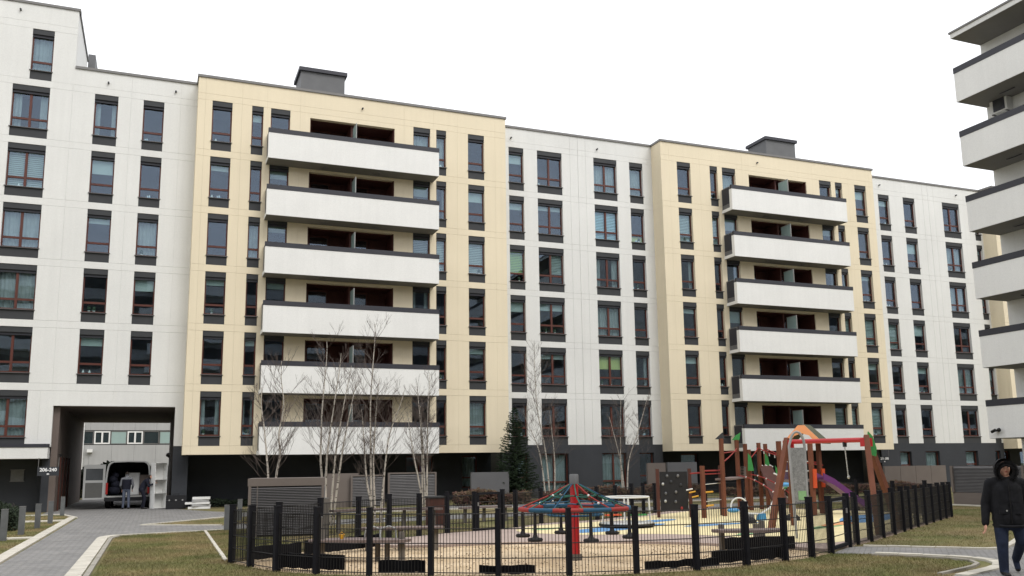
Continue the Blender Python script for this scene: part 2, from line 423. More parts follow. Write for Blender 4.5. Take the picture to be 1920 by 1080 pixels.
kerb(left_path, [(-1.04, 12.0), (-1.04, 26.2), (-0.84, 26.7)], 0.09, 0.75, 'concrete', off=-0.10)
kerb(left_path, [(-1.02, 26.95), (1.42, 27.62), (2.3, 27.9)], 0.12, 0.8, off=-0.12)
kerb(left_path, [(-0.36, 31.55), (2.0, 29.9)], 0.12, 0.8, off=0.0)
kerb(left_path, [(2.4, 34.9), (-0.36, 31.75)], 0.12, 0.8, off=0.0)
kerb(left_path, [(-4.6, 35.9), (-2.72, 35.9)], 0.55, 0.6)
kerb(left_path, [(-5.2, 27.1), (-2.96, 27.1)], 0.42, 0.6)
kerb(left_path, [(-3.3, 41.0), (-2.62, 38.2)], 0.14, 0.7, off=-0.16)
kerb(left_path, [(-5.2, 40.95), (-3.3, 41.0)], 0.30, 0.7)
kerb(left_path, [(1.36, 18.5), (1.43, 27.5)], 0.07, 0.8, off=-0.03)
kerb(left_path, [(8, 34.95), (30, 36.25)], 0.30, 0.8, off=0.0)
kerb(right_path, lp, 0.20, 0.42, off=0.0)
kerb(right_path, arc_smooth([(11.3, 10.62), (12.5, 11.08), (13.0, 11.40), (13.22, 11.72), (13.27, 12.0), (13.05, 12.6), (12.5, 13.35)], 4), 0.07, 0.45, 'concrete', off=0.0)
kerb(right_path, up_ + [(18.2, 14.7), (22, 17.3)], 0.13, 0.45, off=0.02)
kerb(right_path, [(28.75, 27.2), (28.75, 21.0)], 0.32, 0.6, off=0.0)

# playground outline (fence line)
FRONT = [(1.42, 17.95), (1.68, 17.05), (2.02, 16.1), (2.57, 15.32), (3.32, 14.70), (4.22, 14.22), (5.16, 13.62), (6.18, 13.14), (7.28, 12.94), (8.35, 12.84), (9.47, 13.02),
         (10.5, 13.30), (11.3, 13.55), (12.12, 13.98), (13.28, 14.78), (13.80, 15.12), (14.55, 15.52), (15.50, 16.15), (16.40, 16.72), (17.25, 17.27), (18.0, 17.80), (18.72, 18.26),
         (19.55, 18.78), (20.4, 19.33), (21.3, 19.92), (22.05, 20.40), (22.77, 20.86)]
BACK = [(22.9, 21.9), (22.85, 23.2), (22.6, 24.6), (22.2, 26.0), (21.6, 27.4), (20.8, 28.6), (19.6, 29.3), (18.3, 28.9), (17.2, 28.1), (16.2, 27.35), (15.4, 26.75), (14.65, 26.2), (13.8, 25.75),
        (12.75, 25.0), (11.6, 24.75), (10.6, 24.4), (9.35, 23.3), (8.85, 23.0), (7.9, 22.6), (7.05, 22.3), (6.15, 21.75), (5.25, 21.2), (4.45, 20.9), (3.4, 19.9), (2.40, 18.95)]
LOOP = FRONT + BACK
sand_p = FRONT[:14] + [(12.0, 14.6), (11.9, 15.1), (11.3, 16.1), (10.44, 17.3), (9.3, 18.2), (8.0, 18.8), (6.8, 19.1), (5.68, 19.2), (4.9, 19.5), (4.3, 20.2), (4.2, 20.5), (3.4, 19.9), (2.40, 18.95)]
struct(MB().sheet(sand_p, 0.006).build('sand', M['sand']))
soft_edge = arc_smooth([(12.25, 14.3), (11.95, 15.1), (11.3, 16.1), (10.44, 17.25), (9.3, 18.15), (8.0, 18.75), (6.8, 19.05), (5.68, 19.15), (4.95, 19.5), (4.4, 20.2), (4.4, 20.85)], 4)
soft_p = soft_edge + BACK[::-1][3:] + FRONT[::-1][:13]
soft = struct(MB().prism(soft_p, 0.0, 0.06).build('soft_play_surface', M['softplay']))
cream_p = arc_smooth([(8.8, 21.6), (9.2, 20.6), (10.0, 19.75), (11.4, 19.2), (12.3, 18.0), (12.6, 16.4), (13.0, 15.3), (14.5, 15.75), (17.3, 17.5), (21.8, 20.5), (22.4, 22.0), (22.2, 24.6), (20.8, 27.8), (18.6, 28.0),
                       (15.6, 26.2), (12.4, 24.2), (10.4, 23.7), (9.2, 22.7)], 4, True)
struct(MB().sheet(cream_p, 0.064).build('cream_play_surface', M['softcream']))
def blob(cx, cy, rx, ry, rot, ph, k=0.18, n=26):
    out = []
    for i in range(n):
        a = 2 * pi * i / n; r = 1 + k * sin(2 * a + ph) + k * 0.6 * sin(3 * a + 2 * ph)
        x, y = rx * r * cos(a), ry * r * sin(a)
        out.append((cx + x * cos(rot) - y * sin(rot), cy + x * sin(rot) + y * cos(rot)))
    return out
struct(MB().sheet(blob(11.4, 21.4, 1.9, 0.55, 0.35, 0.4), 0.068).build('blue_play_surface', M['softblue']))
struct(MB().sheet(blob(13.4, 23.2, 1.3, 0.45, 0.5, 1.4), 0.068).build('blue_play_surface', M['softblue']))
struct(MB().sheet(blob(20.0, 21.2, 2.0, 0.9, 0.6, 2.0), 0.068).build('blue_play_surface', M['softblue']))
struct(MB().sheet(blob(14.6, 21.2, 1.2, 0.30, 0.1, 0.9), 0.068).build('blue_play_surface', M['softblue']))
struct(MB().sheet(blob(9.8, 22.2, 0.55, 0.2, 0.3, 0.2), 0.068).build('green_play_surface', M['softgreen']))
struct(MB().sheet(blob(13.6, 18.3, 0.9, 0.25, 0.5, 1.2), 0.068).build('green_play_surface', M['softgreen']))
struct(MB().sheet(blob(16.2, 18.9, 0.9, 0.25, 0.5, 2.2), 0.068).build('green_play_surface', M['softgreen']))
struct(MB().sheet(blob(17.3, 19.6, 0.9, 0.3, 0.6, 2.9), 0.072).build('orange_play_surface', M['softorange']))

# ------------------------------------------------------------------ the long apartment block
YC, YW = 43.0, 44.06            # cream blocks stand proud of the white ones
T0, PER, HW = 19.38, 2.815, 2.49
def T(k): return T0 - PER * k
bld = thing('apartment_building', 'long seven storey apartment block in white and cream panels with balconies across the courtyard', 'building', (0, YW, 0))
def at_b(o): o.location = Vector(o.location) - Vector((0, YW, 0)); return o
class _P:                        # pieces are given in world coordinates and hung under a part whose origin is the world origin
    pass
def bpart(name, mb, mats):
    o = mb.build(name, mats, bld); o.location = (0, -YW, 0); return o

WCACHE = {}
def window_meshes(w, h, wide):
    key = (round(w, 3), round(h, 3), wide)
    if key in WCACHE: return WCACHE[key]
    lin = 0.25; ap = 0.42; fy0, fy1 = 0.17, 0.235; fb = 0.065
    zt = h - lin; zs = ap + 0.035
    f = MB()
    f.box(0.004, fb, fy0, fy1, zs, zt - .002); f.box(w - fb, w - .004, fy0, fy1, zs, zt - .002)
    f.box(fb, w - fb, fy0, fy1, zs, zs + fb); f.box(fb, w - fb, fy0, fy1, zt - 0.10, zt - .002)
    ztr = zs + 0.42
    f.box(fb, w - fb, fy0 - .006, fy1, ztr, ztr + 0.095)
    xs = [fb, w - fb]
    if wide:
        f.box(w / 2 - .055, w / 2 + .055, fy0 - .012, fy1, zs + fb, zt - 0.10); xs = [fb, w / 2 - .055, w / 2 + .055, w - fb]
    panes = []
    for i in range(0, len(xs), 2):
        for za, zb in ((zs + fb, ztr), (ztr + 0.095, zt - 0.10)):
            panes.append((xs[i], za, MB().box(0, xs[i + 1] - xs[i], 0, 0.012, 0, zb - za).mesh('pane', M['glass'])))
    d = dict(frame=f.mesh('window', M['frame']), panes=panes,
             lintel=MB().box(0.003, w - .003, 0.025, 0.30, zt, h - .003).mesh('lintel_box', M['panel']),
             gap_shade=MB().box(0.004, w - .004, 0.10, 0.165, zt - 0.12, zt - .003).mesh('shade_strip', M['cap']),  # dark strip standing in for the shadow gap under the lintel
             sill=MB().box(-0.035, w + 0.035, -0.055, 0.17, ap, ap + 0.032).mesh('sill', M['sill']),
             apron=MB().box(0.003, w - .003, 0.025, 0.25, 0.003, ap - .002).mesh('apron_panel', M['panel']))
    WCACHE[key] = d
    return d
BCACHE = {}
def blind_mesh(kind, w, h):
    key = (kind, round(w, 3), round(h, 3))
    if key in BCACHE: return BCACHE[key]
    m = MB()
    if kind.startswith('curtain'):
        n = int(w / 0.035); vs = []; fs = []
        for i in range(n + 1):
            x = w * i / n; y = 0.025 * sin(i * 1.35) + 0.012 * sin(i * 0.47)
            vs += [(x, y, 0), (x, y, h)]
        for i in range(n): fs.append((2 * i, 2 * i + 2, 2 * i + 3, 2 * i + 1))
        m.add(vs, fs, 0, True); mt = M['curtain']
    else:
        mt = {'blind': M['blind'], 'green': M['blind_green'], 'lime': M['blind_lime'], 'blue': M['blind_blue'], 'roller': M['blind']}[kind]
        if kind in ('roller', 'lime'): m.box(0, w, 0, 0.006, 0, h)
        else:
            z = 0.0
            while z < h - 0.01:
                m.box(0, w, 0, 0.012, z, min(h, z + 0.062)); z += 0.092
    BCACHE[key] = m.mesh('blind', mt)
    return BCACHE[key]
SPEC = {('W1a', 0): 'curtains', ('W1a', 1): 'blind', ('W1a', 2): 'curtain', ('W1a', 3): 'curtain', ('W1a', 5): 'curtain', ('W1a', -1): 'curtain', ('W1b', 3): '', ('W1c', 2): 'curtain', ('W1c', 3): 'roller',
        ('W2a', 1): 'roller', ('W2a', 2): 'green', ('W2a', 3): 'roller', ('W2b', 1): 'roller2', ('W2b', 2): 'blindr', ('W2b', 3): 'roller', ('W2c', 0): 'curtain', ('W2d', 0): 'curtain',
        ('W2c', 1): 'blue', ('W2d', 1): 'limelow', ('W2c', 4): 'lime', ('C2A', 1): 'blind', ('C2B', 1): 'blind', ('C2C', 0): 'curtain', ('C1A', 3): 'roller2', ('C1F', 1): 'roller', ('C1F', 2): 'blind', ('C1D', 1): 'roller',
        ('C1D', 2): 'blind', ('C1E', 2): 'blind', ('C1E', 0): 'curtain', ('C1D', 0): 'curtain', ('C2F', 3): 'blind', ('C2F', 5): 'blind', ('C2D', 5): 'blind', ('C2E', 5): 'blind', ('C2E', 3): 'blind', ('C2A', 4): 'roller',
        ('W3a', 3): 'blind', ('W3c', 1): 'curtain', ('W3c', 2): 'curtain', ('W3b', 1): 'roller', ('W3b', 4): 'roller', ('C2F', 4): 'roller', ('W3c', 0): '', ('C1B', 2): 'curtain', ('C2C', 1): 'roller'}
def window(col, k, x0, x1, yf, zt, wide=False, h=HW):
    w = x1 - x0; d = window_meshes(w, h, wide)
    o = obj('window', d['frame'], bld, (x0, yf - YW, zt - h))
    for px, pz, pm in d['panes']: obj('pane', pm, o, (px, 0.200, pz)).rotation_euler = (RND.uniform(-.006, .006), 0, RND.uniform(-.006, .006))
    obj('lintel_box', d['lintel'], o, (0, 0, 0)); obj('shade_strip', d['gap_shade'], o, (0, 0, 0))
    obj('sill', d['sill'], o, (0, 0, 0)); obj('apron_panel', d['apron'], o, (0, 0, 0))
    z0 = 0.46; z1 = h - 0.28
    sp = SPEC.get((col, k))
    if sp is None:
        r = RND.random(); sp = '' if r < 0.64 else 'curtains' if r < 0.78 else 'roller' if r < 0.86 else 'roller2' if r < 0.96 else 'curtain'
    y = 0.33
    iw = w - 0.04
    if sp == 'curtain': obj('curtain', blind_mesh('curtain', iw, z1 - z0), o, (0.02, y, z0))
    elif sp == 'curtains':
        cw = w * 0.24
        obj('curtain', blind_mesh('curtain', cw, z1 - z0), o, (0.02, y, z0)); obj('curtain', blind_mesh('curtain', cw, z1 - z0), o, (w - 0.02 - cw, y, z0))
    elif sp == 'blind': obj('blind', blind_mesh('blind', iw, z1 - z0), o, (0.02, y - .05, z0))
    elif sp == 'blindr': obj('blind', blind_mesh('blind', w * 0.46, 1.15), o, (w * 0.52, y - .05, z1 - 1.15))
    elif sp == 'green': obj('blind', blind_mesh('green', iw, 1.22), o, (0.02, y - .05, z1 - 1.22))
    elif sp == 'blue': obj('blind', blind_mesh('blue', iw, z1 - z0), o, (0.02, y - .05, z0))
    elif sp == 'lime': obj('blind', blind_mesh('lime', iw, 0.80), o, (0.02, y - .05, z1 - 0.80))
    elif sp == 'limelow': obj('blind', blind_mesh('lime', iw, 0.38), o, (0.02, y - .05, z0))
    elif sp == 'roller': hh = RND.choice((0.45, 0.6, 0.75)); obj('blind', blind_mesh('roller', iw, hh), o, (0.02, y - .05, z1 - hh))
    elif sp == 'roller2': obj('blind', blind_mesh('roller', iw, 0.34), o, (0.02, y - .05, z1 - 0.34))
    if RND.random() < .38:
        for _ in range(RND.choice((1, 1, 2, 3))):
            kind = RND.choice((0, 0, 1, 2)); obj(('flower_pot', 'ornament', 'books')[kind], ITEMS[kind], o, (RND.uniform(.14, w - .2), .27, .458 + .004))
    return o
ITEMS = [MB().lathe([(.045, 0), (.06, .11)], (0, 0, 0), 10, 0).ell((0, 0, .2), .09, .05, .12, 8, 6, 1).mesh('flower_pot', [M['laminate'], M['needle']]),
         MB().lathe([(.03, 0), (.06, .06), (.05, .12), (.02, .17), (.025, .2)], (0, 0, 0), 10).mesh('ornament', M['laminate']),
         MB().box(-.1, -.06, -.03, .04, 0, .17, 0).box(-.058, -.02, -.03, .04, 0, .14, 1).box(-.018, .03, -.03, .04, 0, .19, 0).box(.032, .06, -.03, .04, 0, .15, 1).mesh('books', [M['laminate'], M['blue']])]

G = 0.0035
PTH = 0.20
def pieces(wall, key, x0, x1, yf, z0, z1, joints=(), name='facade_panel'):
    """panels between x0 and x1, cut at the vertical joints"""
    xs = [x0] + [j for j in joints if x0 + 0.1 < j < x1 - 0.1] + [x1]
    for a, b in zip(xs, xs[1:]):
        gv = .007 if min(abs(a - 21.85), abs(b - 21.85), abs(a - 48.6), abs(b - 48.6)) < .01 else .0018
        ga = 0 if a == x0 else gv; gb = 0 if b == x1 else gv
        o = slab(name, key, a + ga, b - gb, yf + RND.uniform(0, .0025), yf + PTH, z0 + G, z1 - G, wall)
def facade(name, key, x0, x1, yf, cols, ztop, zbot, joints, rows=range(6), px0=None, loggia=None, skip=()):
    back = MB()
    lo = T(rows[-1]) - HW
    wall = None
    pl = []
    for k in rows:
        zt, zb = T(k), T(k) - HW
        ops = sorted([(a, b) for c, a, b, wd in cols if (c, k) not in skip] + ([loggia] if loggia else []))
        cur = x0
        for a, b in ops + [(x1, x1)]:
            if a - cur > 0.02: pl.append((cur, a, zb, zt))
            cur = b
        if loggia: pl.append((loggia[0], loggia[1], zt - 0.25, zt))
        pl.append((x0, x1, zt, zt + PER - HW))
    pl.append((px0 if px0 is not None else x0, x1, T(rows[0]) + PER - HW, ztop))
    if lo - zbot > 0.05: pl.append((x0, x1, zbot, lo))
    for a, b, z0, z1 in pl:
        back.box(a, b, yf + PTH + 0.002, yf + PTH + 0.06, z0, z1)
    wall = bpart(name, back, M[key])
    wall.location = (0, -YW, 0)
    for a, b, z0, z1 in pl:
        js = [j for j in joints if a + 0.15 < j < b - 0.15]
        pieces(wall, key, a, b, yf, z0, z1, js)
    for k in rows:
        for c, a, b, wd in cols:
            if (c, k) not in skip: window(c, k, a, b, yf, T(k), wd)
    return wall

W1 = [('W1a', -6.88, -5.34, True), ('W1b', -3.45, -2.43, False), ('W1c', -1.32, -0.39, False)]
C1 = [('C1A', 1.77, 2.70, False), ('C1B', 3.62, 4.17, False), ('C1C', 4.52, 5.46, False), ('C1D', 11.78, 12.70, False), ('C1E', 13.03, 13.58, False), ('C1F', 14.80, 15.72, False)]
W2 = [('W2a', 17.56, 18.46, False), ('W2b', 19.29, 20.83, True), ('W2c', 22.86, 24.38, True), ('W2d', 25.22, 26.12, False)]
C2 = [('C2A', 27.83, 28.76, False), ('C2B', 30.12, 30.66, False), ('C2C', 31.0, 31.96, False), ('C2D', 38.32, 39.26, False), ('C2E', 39.59, 40.15, False), ('C2F', 41.16, 42.10, False)]
W3 = [('W3a', 44.14, 45.09, False), ('W3b', 46.31, 47.35, False), ('W3c', 49.85, 51.42, True), ('W3d', 52.75, 53.30, False)]
XA, XB, XC_, XD, XE = 1.11, 16.96, 26.75, 42.72, 53.45
ROOF = 20.50
w1r = [k for k in range(5)]
facade('white_wall', 'white', -9.6, XA, YW, W1, ROOF, T(4) - HW - (PER - HW), (-8.2, -4.4, -1.87, 0.35), rows=w1r, px0=-4.36)
# lowest white row round the passage
w1l = bpart('white_wall', MB().box(-9.6, -6.88, YW + PTH + .002, YW + PTH + .06, T(5) - HW, T(5)).box(-5.34, -4.31, YW + PTH + .002, YW + PTH + .06, 2.83, T(5)).box(-4.31, 0.75, YW + PTH + .002, YW + PTH + .06, 4.64, T(5)).box(0.75, XA, YW + PTH + .002, YW + PTH + .06, 2.84, T(5)), M['white'])
pieces(w1l, 'white', -9.6, -6.88, YW, T(5) - HW, T(5)); pieces(w1l, 'white', -5.34, -4.31, YW, 2.83, T(5), (-4.85,))
pieces(w1l, 'white', -4.31, 0.75, YW, 4.64, T(5), (-2.9, -1.9, -0.4)); pieces(w1l, 'white', 0.75, XA + 0.3, YW, 2.84, T(5))
window('W1a', 5, -6.88, -5.34, YW, T(5), True)
facade('cream_wall', 'cream', XA, XB, YC, C1, ROOF, 2.42, (1.45, 3.15, 4.34, 5.95, 11.28, 12.87, 14.2, 16.35), loggia=(6.44, 10.78))
facade('white_wall', 'white', XB, XC_, YW, W2, ROOF, 2.82, (21.35, 21.85, 22.35))
facade('cream_wall', 'cream', XC_, XD, YC, C2, ROOF, 2.42, (27.3, 29.4, 32.45, 37.8, 40.65, 42.4), loggia=(32.93, 37.30))
facade('white_wall', 'white', XD, XE, YW, W3, ROOF, 2.82, (48.1, 48.6, 49.1))
facade('cream_wall', 'cream', XE, 62.0, YC, [], ROOF, 2.42, (54.5, 56.0, 58.0))
# returns of the cream blocks
for xe, s in ((XA, 1), (XB, -1), (XC_, 1), (XD, -1), (XE, 1)):
    a, b = (xe, xe + .2) if s > 0 else (xe - .2, xe)
    rt = bpart('cream_return', MB().box(a + (.01 if s > 0 else 0), b - (0 if s > 0 else .01), YC + PTH + .063, YW + .3, 2.43, ROOF - .003), M['cream'])
    for k in range(6):
        for z0, z1 in ((T(k) - HW, T(k)), (T(k), T(k) + PER - HW)):
            slab('facade_panel', 'cream', a - (.004 if s > 0 else 0), b + (.004 if s < 0 else 0), YC + PTH + .062, YW + 0.29, z0 + G, z1 - G, rt)
    slab('facade_panel', 'cream', a - (.004 if s > 0 else 0), b + (.004 if s < 0 else 0), YC + PTH + .062, YW + 0.29, T(0) + PER - HW + G, ROOF - .005, rt)
    slab('facade_panel', 'cream', a - (.004 if s > 0 else 0), b + (.004 if s < 0 else 0), YC + PTH + .062, YW + 0.29, 2.421, T(5) - HW - G, rt)
# the taller corner on the left, one storey more
tw = bpart('white_wall', MB().box(-9.6, -6.23, YW + PTH + .002, YW + .26, ROOF - .9, 23.35).box(-5.32, -4.55, YW + PTH + .002, YW + .26, ROOF - .9, 23.35).box(-6.23, -5.32, YW + PTH + .002, YW + .26, 22.19, 23.35)
           .box(-4.56, -4.36, YW + .262, 49.6, ROOF - .3, 23.35), M['white'])
zt = 22.19
for a, b, z0, z1 in ((-9.6, -6.23, zt - HW, zt), (-5.32, -4.36, zt - HW, zt), (-9.6, -4.36, zt, zt + .325), (-9.6, -4.36, zt + .325, 23.38)):
    pieces(tw, 'white', a, b, YW - .004, max(z0, 20.55) if b < -4.5 and False else z0, z1)
window('W1a', -1, -6.23, -5.32, YW - .004, zt)
bpart('roof_coping', MB().box(-9.7, -4.28, YW - .06, YW + .35, 23.38, 23.50).box(-4.62, -4.30, YW + .351, 49.7, 23.352, 23.50), M['zinc'])
bpart('roof_coping', MB().box(-4.34, XA - .003, YW - .06, YW + .38, ROOF, ROOF + .12), M['zinc'])
for a, b in ((XB + .003, XC_ - .063), (XD + .063, XE - .063)): bpart('roof_coping', MB().box(a, b, YW - .06, YW + .38, ROOF, ROOF + .12), M['zinc'])
for a, b in ((XA, XB), (XC_, XD), (XE, 62)): bpart('roof_coping', MB().box(a - .06, b + .06, YC - .06, YC + .35, ROOF + .002, ROOF + .124).box(a - .06, a + .28, YC + .352, YW + .6, ROOF + .002, ROOF + .124).box(b - .28, b + .06, YC + .352, YW + .6, ROOF + .002, ROOF + .124), M['zinc'])
# roof terrace pieces behind the step
bpart('terrace_parapet', MB().box(-3.9, 0.2, 46.3, 46.5, 20.3, 21.0), M['white'])
bpart('terrace_wall', MB().box(-4.35, -4.0, 49.9, 51.6, 20.3, 23.9).box(-3.99, -3.1, 50.6, 51.6, 20.3, 22.7), M['plant'])
# core of the block and floors behind the facade
core = MB()
core.box(-9.6, 62, 45.75, 58.8, 4.68, 20.2).box(-9.6, -4.6, 45.75, 58.8, 20.2, 23.2)
core.box(-9.6, -4.34, 46.0, 58.8, 0, 4.68).box(0.78, 62, 46.2, 58.8, 0, 4.68)
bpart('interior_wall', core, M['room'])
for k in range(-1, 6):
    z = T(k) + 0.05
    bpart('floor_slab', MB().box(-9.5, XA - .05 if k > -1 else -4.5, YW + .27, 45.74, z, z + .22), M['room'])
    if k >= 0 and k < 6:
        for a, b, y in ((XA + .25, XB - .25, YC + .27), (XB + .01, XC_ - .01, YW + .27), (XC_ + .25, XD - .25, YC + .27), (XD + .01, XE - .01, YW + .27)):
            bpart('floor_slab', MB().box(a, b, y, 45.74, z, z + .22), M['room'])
# party walls between rooms
for x in (-7.6, -4.6, -1.87, 0.4, 3.1, 5.9, 11.3, 14.2, 18.9, 21.85, 24.8, 29.4, 32.4, 37.8, 40.6, 45.7, 48.6, 52.2):
    y0 = YC + .27 if XA < x < XB or XC_ < x < XD else YW + .27
    bpart('party_wall', MB().box(x - .07, x + .07, y0, 45.745, 2.85 if x > 1 else 4.7, 20.3), M['room'])
# undersides of the cream blocks and roof slab
for a, b in ((XA, XB), (XC_, XD), (XE, 62)): bpart('overhang_soffit', MB().box(a + .005, b - .005, YC + .01, 46.19, 2.422, 2.60), M['cap'])
bpart('roof_slab', MB().box(-4.5, 62, YW + .4, 58.8, 20.22, 20.42), M['plant'])
# roof houses
for i, (x0, x1) in enumerate(((6.36, 8.72), (36.85, 39.23))):
    o = bpart('roof_house', MB().box(x0, x1, 46.08, 48.0, 20.43, 23.0), M['plant'])
    MB().box(x0 - .12, x1 + .12, 45.96, 48.12, 23.0, 23.2).build('roof_house_cap', M['cap'], o)
# overflow spouts
for x, y, z in ((-6.79, YW, 23.0), (-2.9, YW, 19.98), (0.1, YW, 19.99), (9.07, YC, 19.98), (17.7, YW, 19.9), (23.1, YW, 19.9), (33.6, YC, 19.95), (44.3, YW, 20.0), (51.2, YW, 20.0)):
    bpart('overflow_spout', MB().tube([(x, y - .12, z), (x, y - .002, z)], 0.045, 8), M['panel'])

# loggias and balconies
def balcony(x0, x1, k, mid):
    zb = 16.46 - PER * k; yf = 41.95
    b = bpart('balcony', MB().box(x0, x1, yf, YC - .004, zb, zb + .18).box(x0, x1, yf, yf + .13, zb + .18, zb + 1.27).box(x1 - .13, x1, yf + .13, YC - .004, zb + .18, zb + 1.27).box(x0, x0 + .13, yf + .13, yf + .25, zb + .18, zb + 1.27), M['balc'])
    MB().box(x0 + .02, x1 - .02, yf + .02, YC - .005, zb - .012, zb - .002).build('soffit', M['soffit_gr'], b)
    MB().box(x0 - .015, x1 + .015, yf - .015, yf + .145, zb + 1.272, zb + 1.50).box(x1 - .145, x1 + .015, yf + .145, YC - .004, zb + 1.272, zb + 1.50).build('coping', M['cap'], b)
    r = MB()
    y0, y1 = yf + .26, YC - .03
    r.tube([(x0 + .05, y0, zb + 1.46), (x0 + .05, y1, zb + 1.46)], 0.022, 6).tube([(x0 + .05, y1, zb + .2), (x0 + .05, y1, zb + 1.46)], 0.02, 6).tube([(x0 + .05, y0, zb + .42), (x0 + .05, y1, zb + .42)], 0.02, 6).tube([(x0 + .05, y0, zb + .2), (x0 + .05, y0, zb + 1.46)], 0.02, 6)
    r.build('side_railing', M['zinc'], b)
    MB().box(x0 + .045, x0 + .055, y0 + .02, y1 - .02, zb + .44, zb + 1.43).build('railing_pane', M['cap'], b)
    MB().box(x0 + .035, x0 + .065, y0, y1, zb + .185, zb + .40).build('kick_plate', M['plant'], b)
    MB().box(mid - .012, mid + .012, yf + .19, YC - .02, zb + .25, zb + 2.32).build('privacy_screen', M['frost'], b)
    MB().box(mid - .02, mid + .02, yf + .15, yf + .19, zb + .19, zb + 2.36).box(mid - .02, mid + .02, yf + .191, YC - .02, zb + 2.322, zb + 2.36).build('screen_frame', M['grey_col'], b)
    for lx in (mid - 1.45, mid + 1.15):
        MB().box(lx - .16, lx + .16, 42.42, 42.60, zb - .055, zb - .002).build('ceiling_lamp', M['notice'], b)
def loggia(x0, x1, k, mid):
    zt = T(k) - 0.25; zb = T(k) - HW + .002
    y0, y1 = YC + PTH + .07, 44.45
    lo = bpart('loggia', MB().box(x0, x1, y1, y1 + .1, zb, zt).box(x0, x0 + .06, y0, y1, zb, zt).box(x1 - .06, x1, y0, y1, zb, zt).box(x0 + .06, x1 - .06, y0, y1, zt - .05, zt).box(mid - .05, mid + .05, y0, y1, zb, zt - .05)
               .box(x0 - .01, x0 + .05, YC + .07, y0, zb, zt).box(x1 - .05, x1 + .01, YC + .07, y0, zb, zt), M['loggia'])
    for a in (x0 + .25, mid + .12):
        dr = MB().box(a, a + .07, y1 - .07, y1 - .004, zb, zt - .06).box(a + .95, a + 1.02, y1 - .07, y1 - .004, zb, zt - .06).box(a + .07, a + .95, y1 - .07, y1 - .004, zt - .16, zt - .06).build('balcony_door', M['frame'], lo)
        MB().box(a + .07, a + .95, y1 - .035, y1 - .02, zb, zt - .16).build('door_pane', M['glass'], lo)
    for a in (x0 + 1.35, mid + 1.25):
        MB().box(a, a + .5, y1 - .03, y1 - .003, zb + .02, zt - .08).build('cladding_board', M['wood_dk'], lo)
for k in range(6):
    for (x0, x1, mid, la, lb) in ((4.34, 12.86, 8.60, 6.44, 10.78), (30.85, 39.42, 35.12, 32.93, 37.30)):
        balcony(x0, x1, k, mid); loggia(la, lb, k, mid)

# charcoal ground floor
def ground_wall(x0, x1, yf, ops, ztop, depth=0.25):
    g = MB(); cur = x0
    for a, b, z0, z1 in ops + [(x1, x1, 0, 0)]:
        if a - cur > .01: g.box(cur, a, yf, yf + depth, 0, ztop)
        if b > a:
            if z0 > 0: g.box(a, b, yf, yf + depth, 0, z0)
            g.box(a, b, yf, yf + depth, z1, ztop)
        cur = b
    bpart('charcoal_wall', g, M['dark'])
    for a, b, z0, z1 in ops:
        w = b - a; f = MB(); fy = yf + .17
        f.box(a, a + .07, fy, fy + .06, z0, z1).box(b - .07, b, fy, fy + .06, z0, z1).box(a + .07, b - .07, fy, fy + .06, z1 - .07, z1).box(a + .07, b - .07, fy, fy + .06, z0, z0 + .07)
        if w > 1.3: f.box((a + b) / 2 - .05, (a + b) / 2 + .05, fy, fy + .06, z0 + .07, z1 - .07)
        f.box(a + .07, b - .07, fy - .005, fy + .06, z0 + .5, z0 + .58)
        wo = bpart('window', f, M['frame'])
        MB().box(a + .07, b - .07, fy + .022, fy + .034, z0 + .07, z1 - .07).build('pane', M['glass'], wo)
        if RND.random() < .75: obj('curtain', blind_mesh('curtain', round(w - .2, 2), round(z1 - z0 - .1, 2)), wo, (a + .1, fy + .12, z0 + .05))
ground_wall(XB, XC_ , YW + .003, [(17.6, 18.45, 0.55, 2.36), (19.24, 20.84, 0.30, 2.36), (22.88, 24.42, 0.30, 2.36), (25.23, 26.16, 0.55, 2.36)], 2.818)
ground_wall(XD, XE, YW + .003, [(44.25, 45.2, 0.9, 2.30), (46.4, 47.6, 0.3, 2.30), (49.9, 51.0, 0.9, 2.30), (52.6, 53.1, 0.9, 2.3)], 2.818)
ground_wall(XA + .301, XB, 45.75, [(12.2, 13.7, 0.1, 2.3), (15.3, 16.2, 0.6, 2.3)], 2.421)
ground_wall(XC_, XD, 45.75, [(29.0, 30.2, 0.1, 2.3), (33.5, 35.0, 0.05, 2.3), (36.2, 37.6, 0.1, 2.3)], 2.421)
ground_wall(0.75, XA + .3, YW + .003, [], 2.838, 1.69)
ground_wall(XE, 62, 45.75, [(54.5, 56, .2, 2.3), (57, 58.5, .2, 2.3)], 2.421)
bpart('charcoal_wall', MB().box(-9.6, -4.62, 45.4, 45.7, 0, 2.9).box(-4.62, -4.31, YW + .27, 45.7, 0, 2.35), M['dark'])
# entrance canopy beside the passage
cp = bpart('entrance_canopy', MB().box(-9.6, -4.36, 43.55, 45.4, 2.32, 2.80), M['white'])
MB().box(-9.6, -4.34, 43.52, YW - .002, 2.803, 2.95).build('canopy_coping', M['cap'], cp)
# passage through the block
bpart('passage_lining', MB().box(-4.31, -4.05, YW + PTH + .07, 58.9, 0, 4.62).box(0.76, 0.79, 45.8, 58.9, 0, 4.62).box(-4.05, 0.755, YW + PTH + .07, 58.9, 4.62, 4.675), M['soffit'])
for y in (45.6, 47.1, 48.6, 50.1):
    bpart('passage_post', MB().box(-4.04, -3.98, y, y + .10, 0, 2.4), M['wood_dk'])

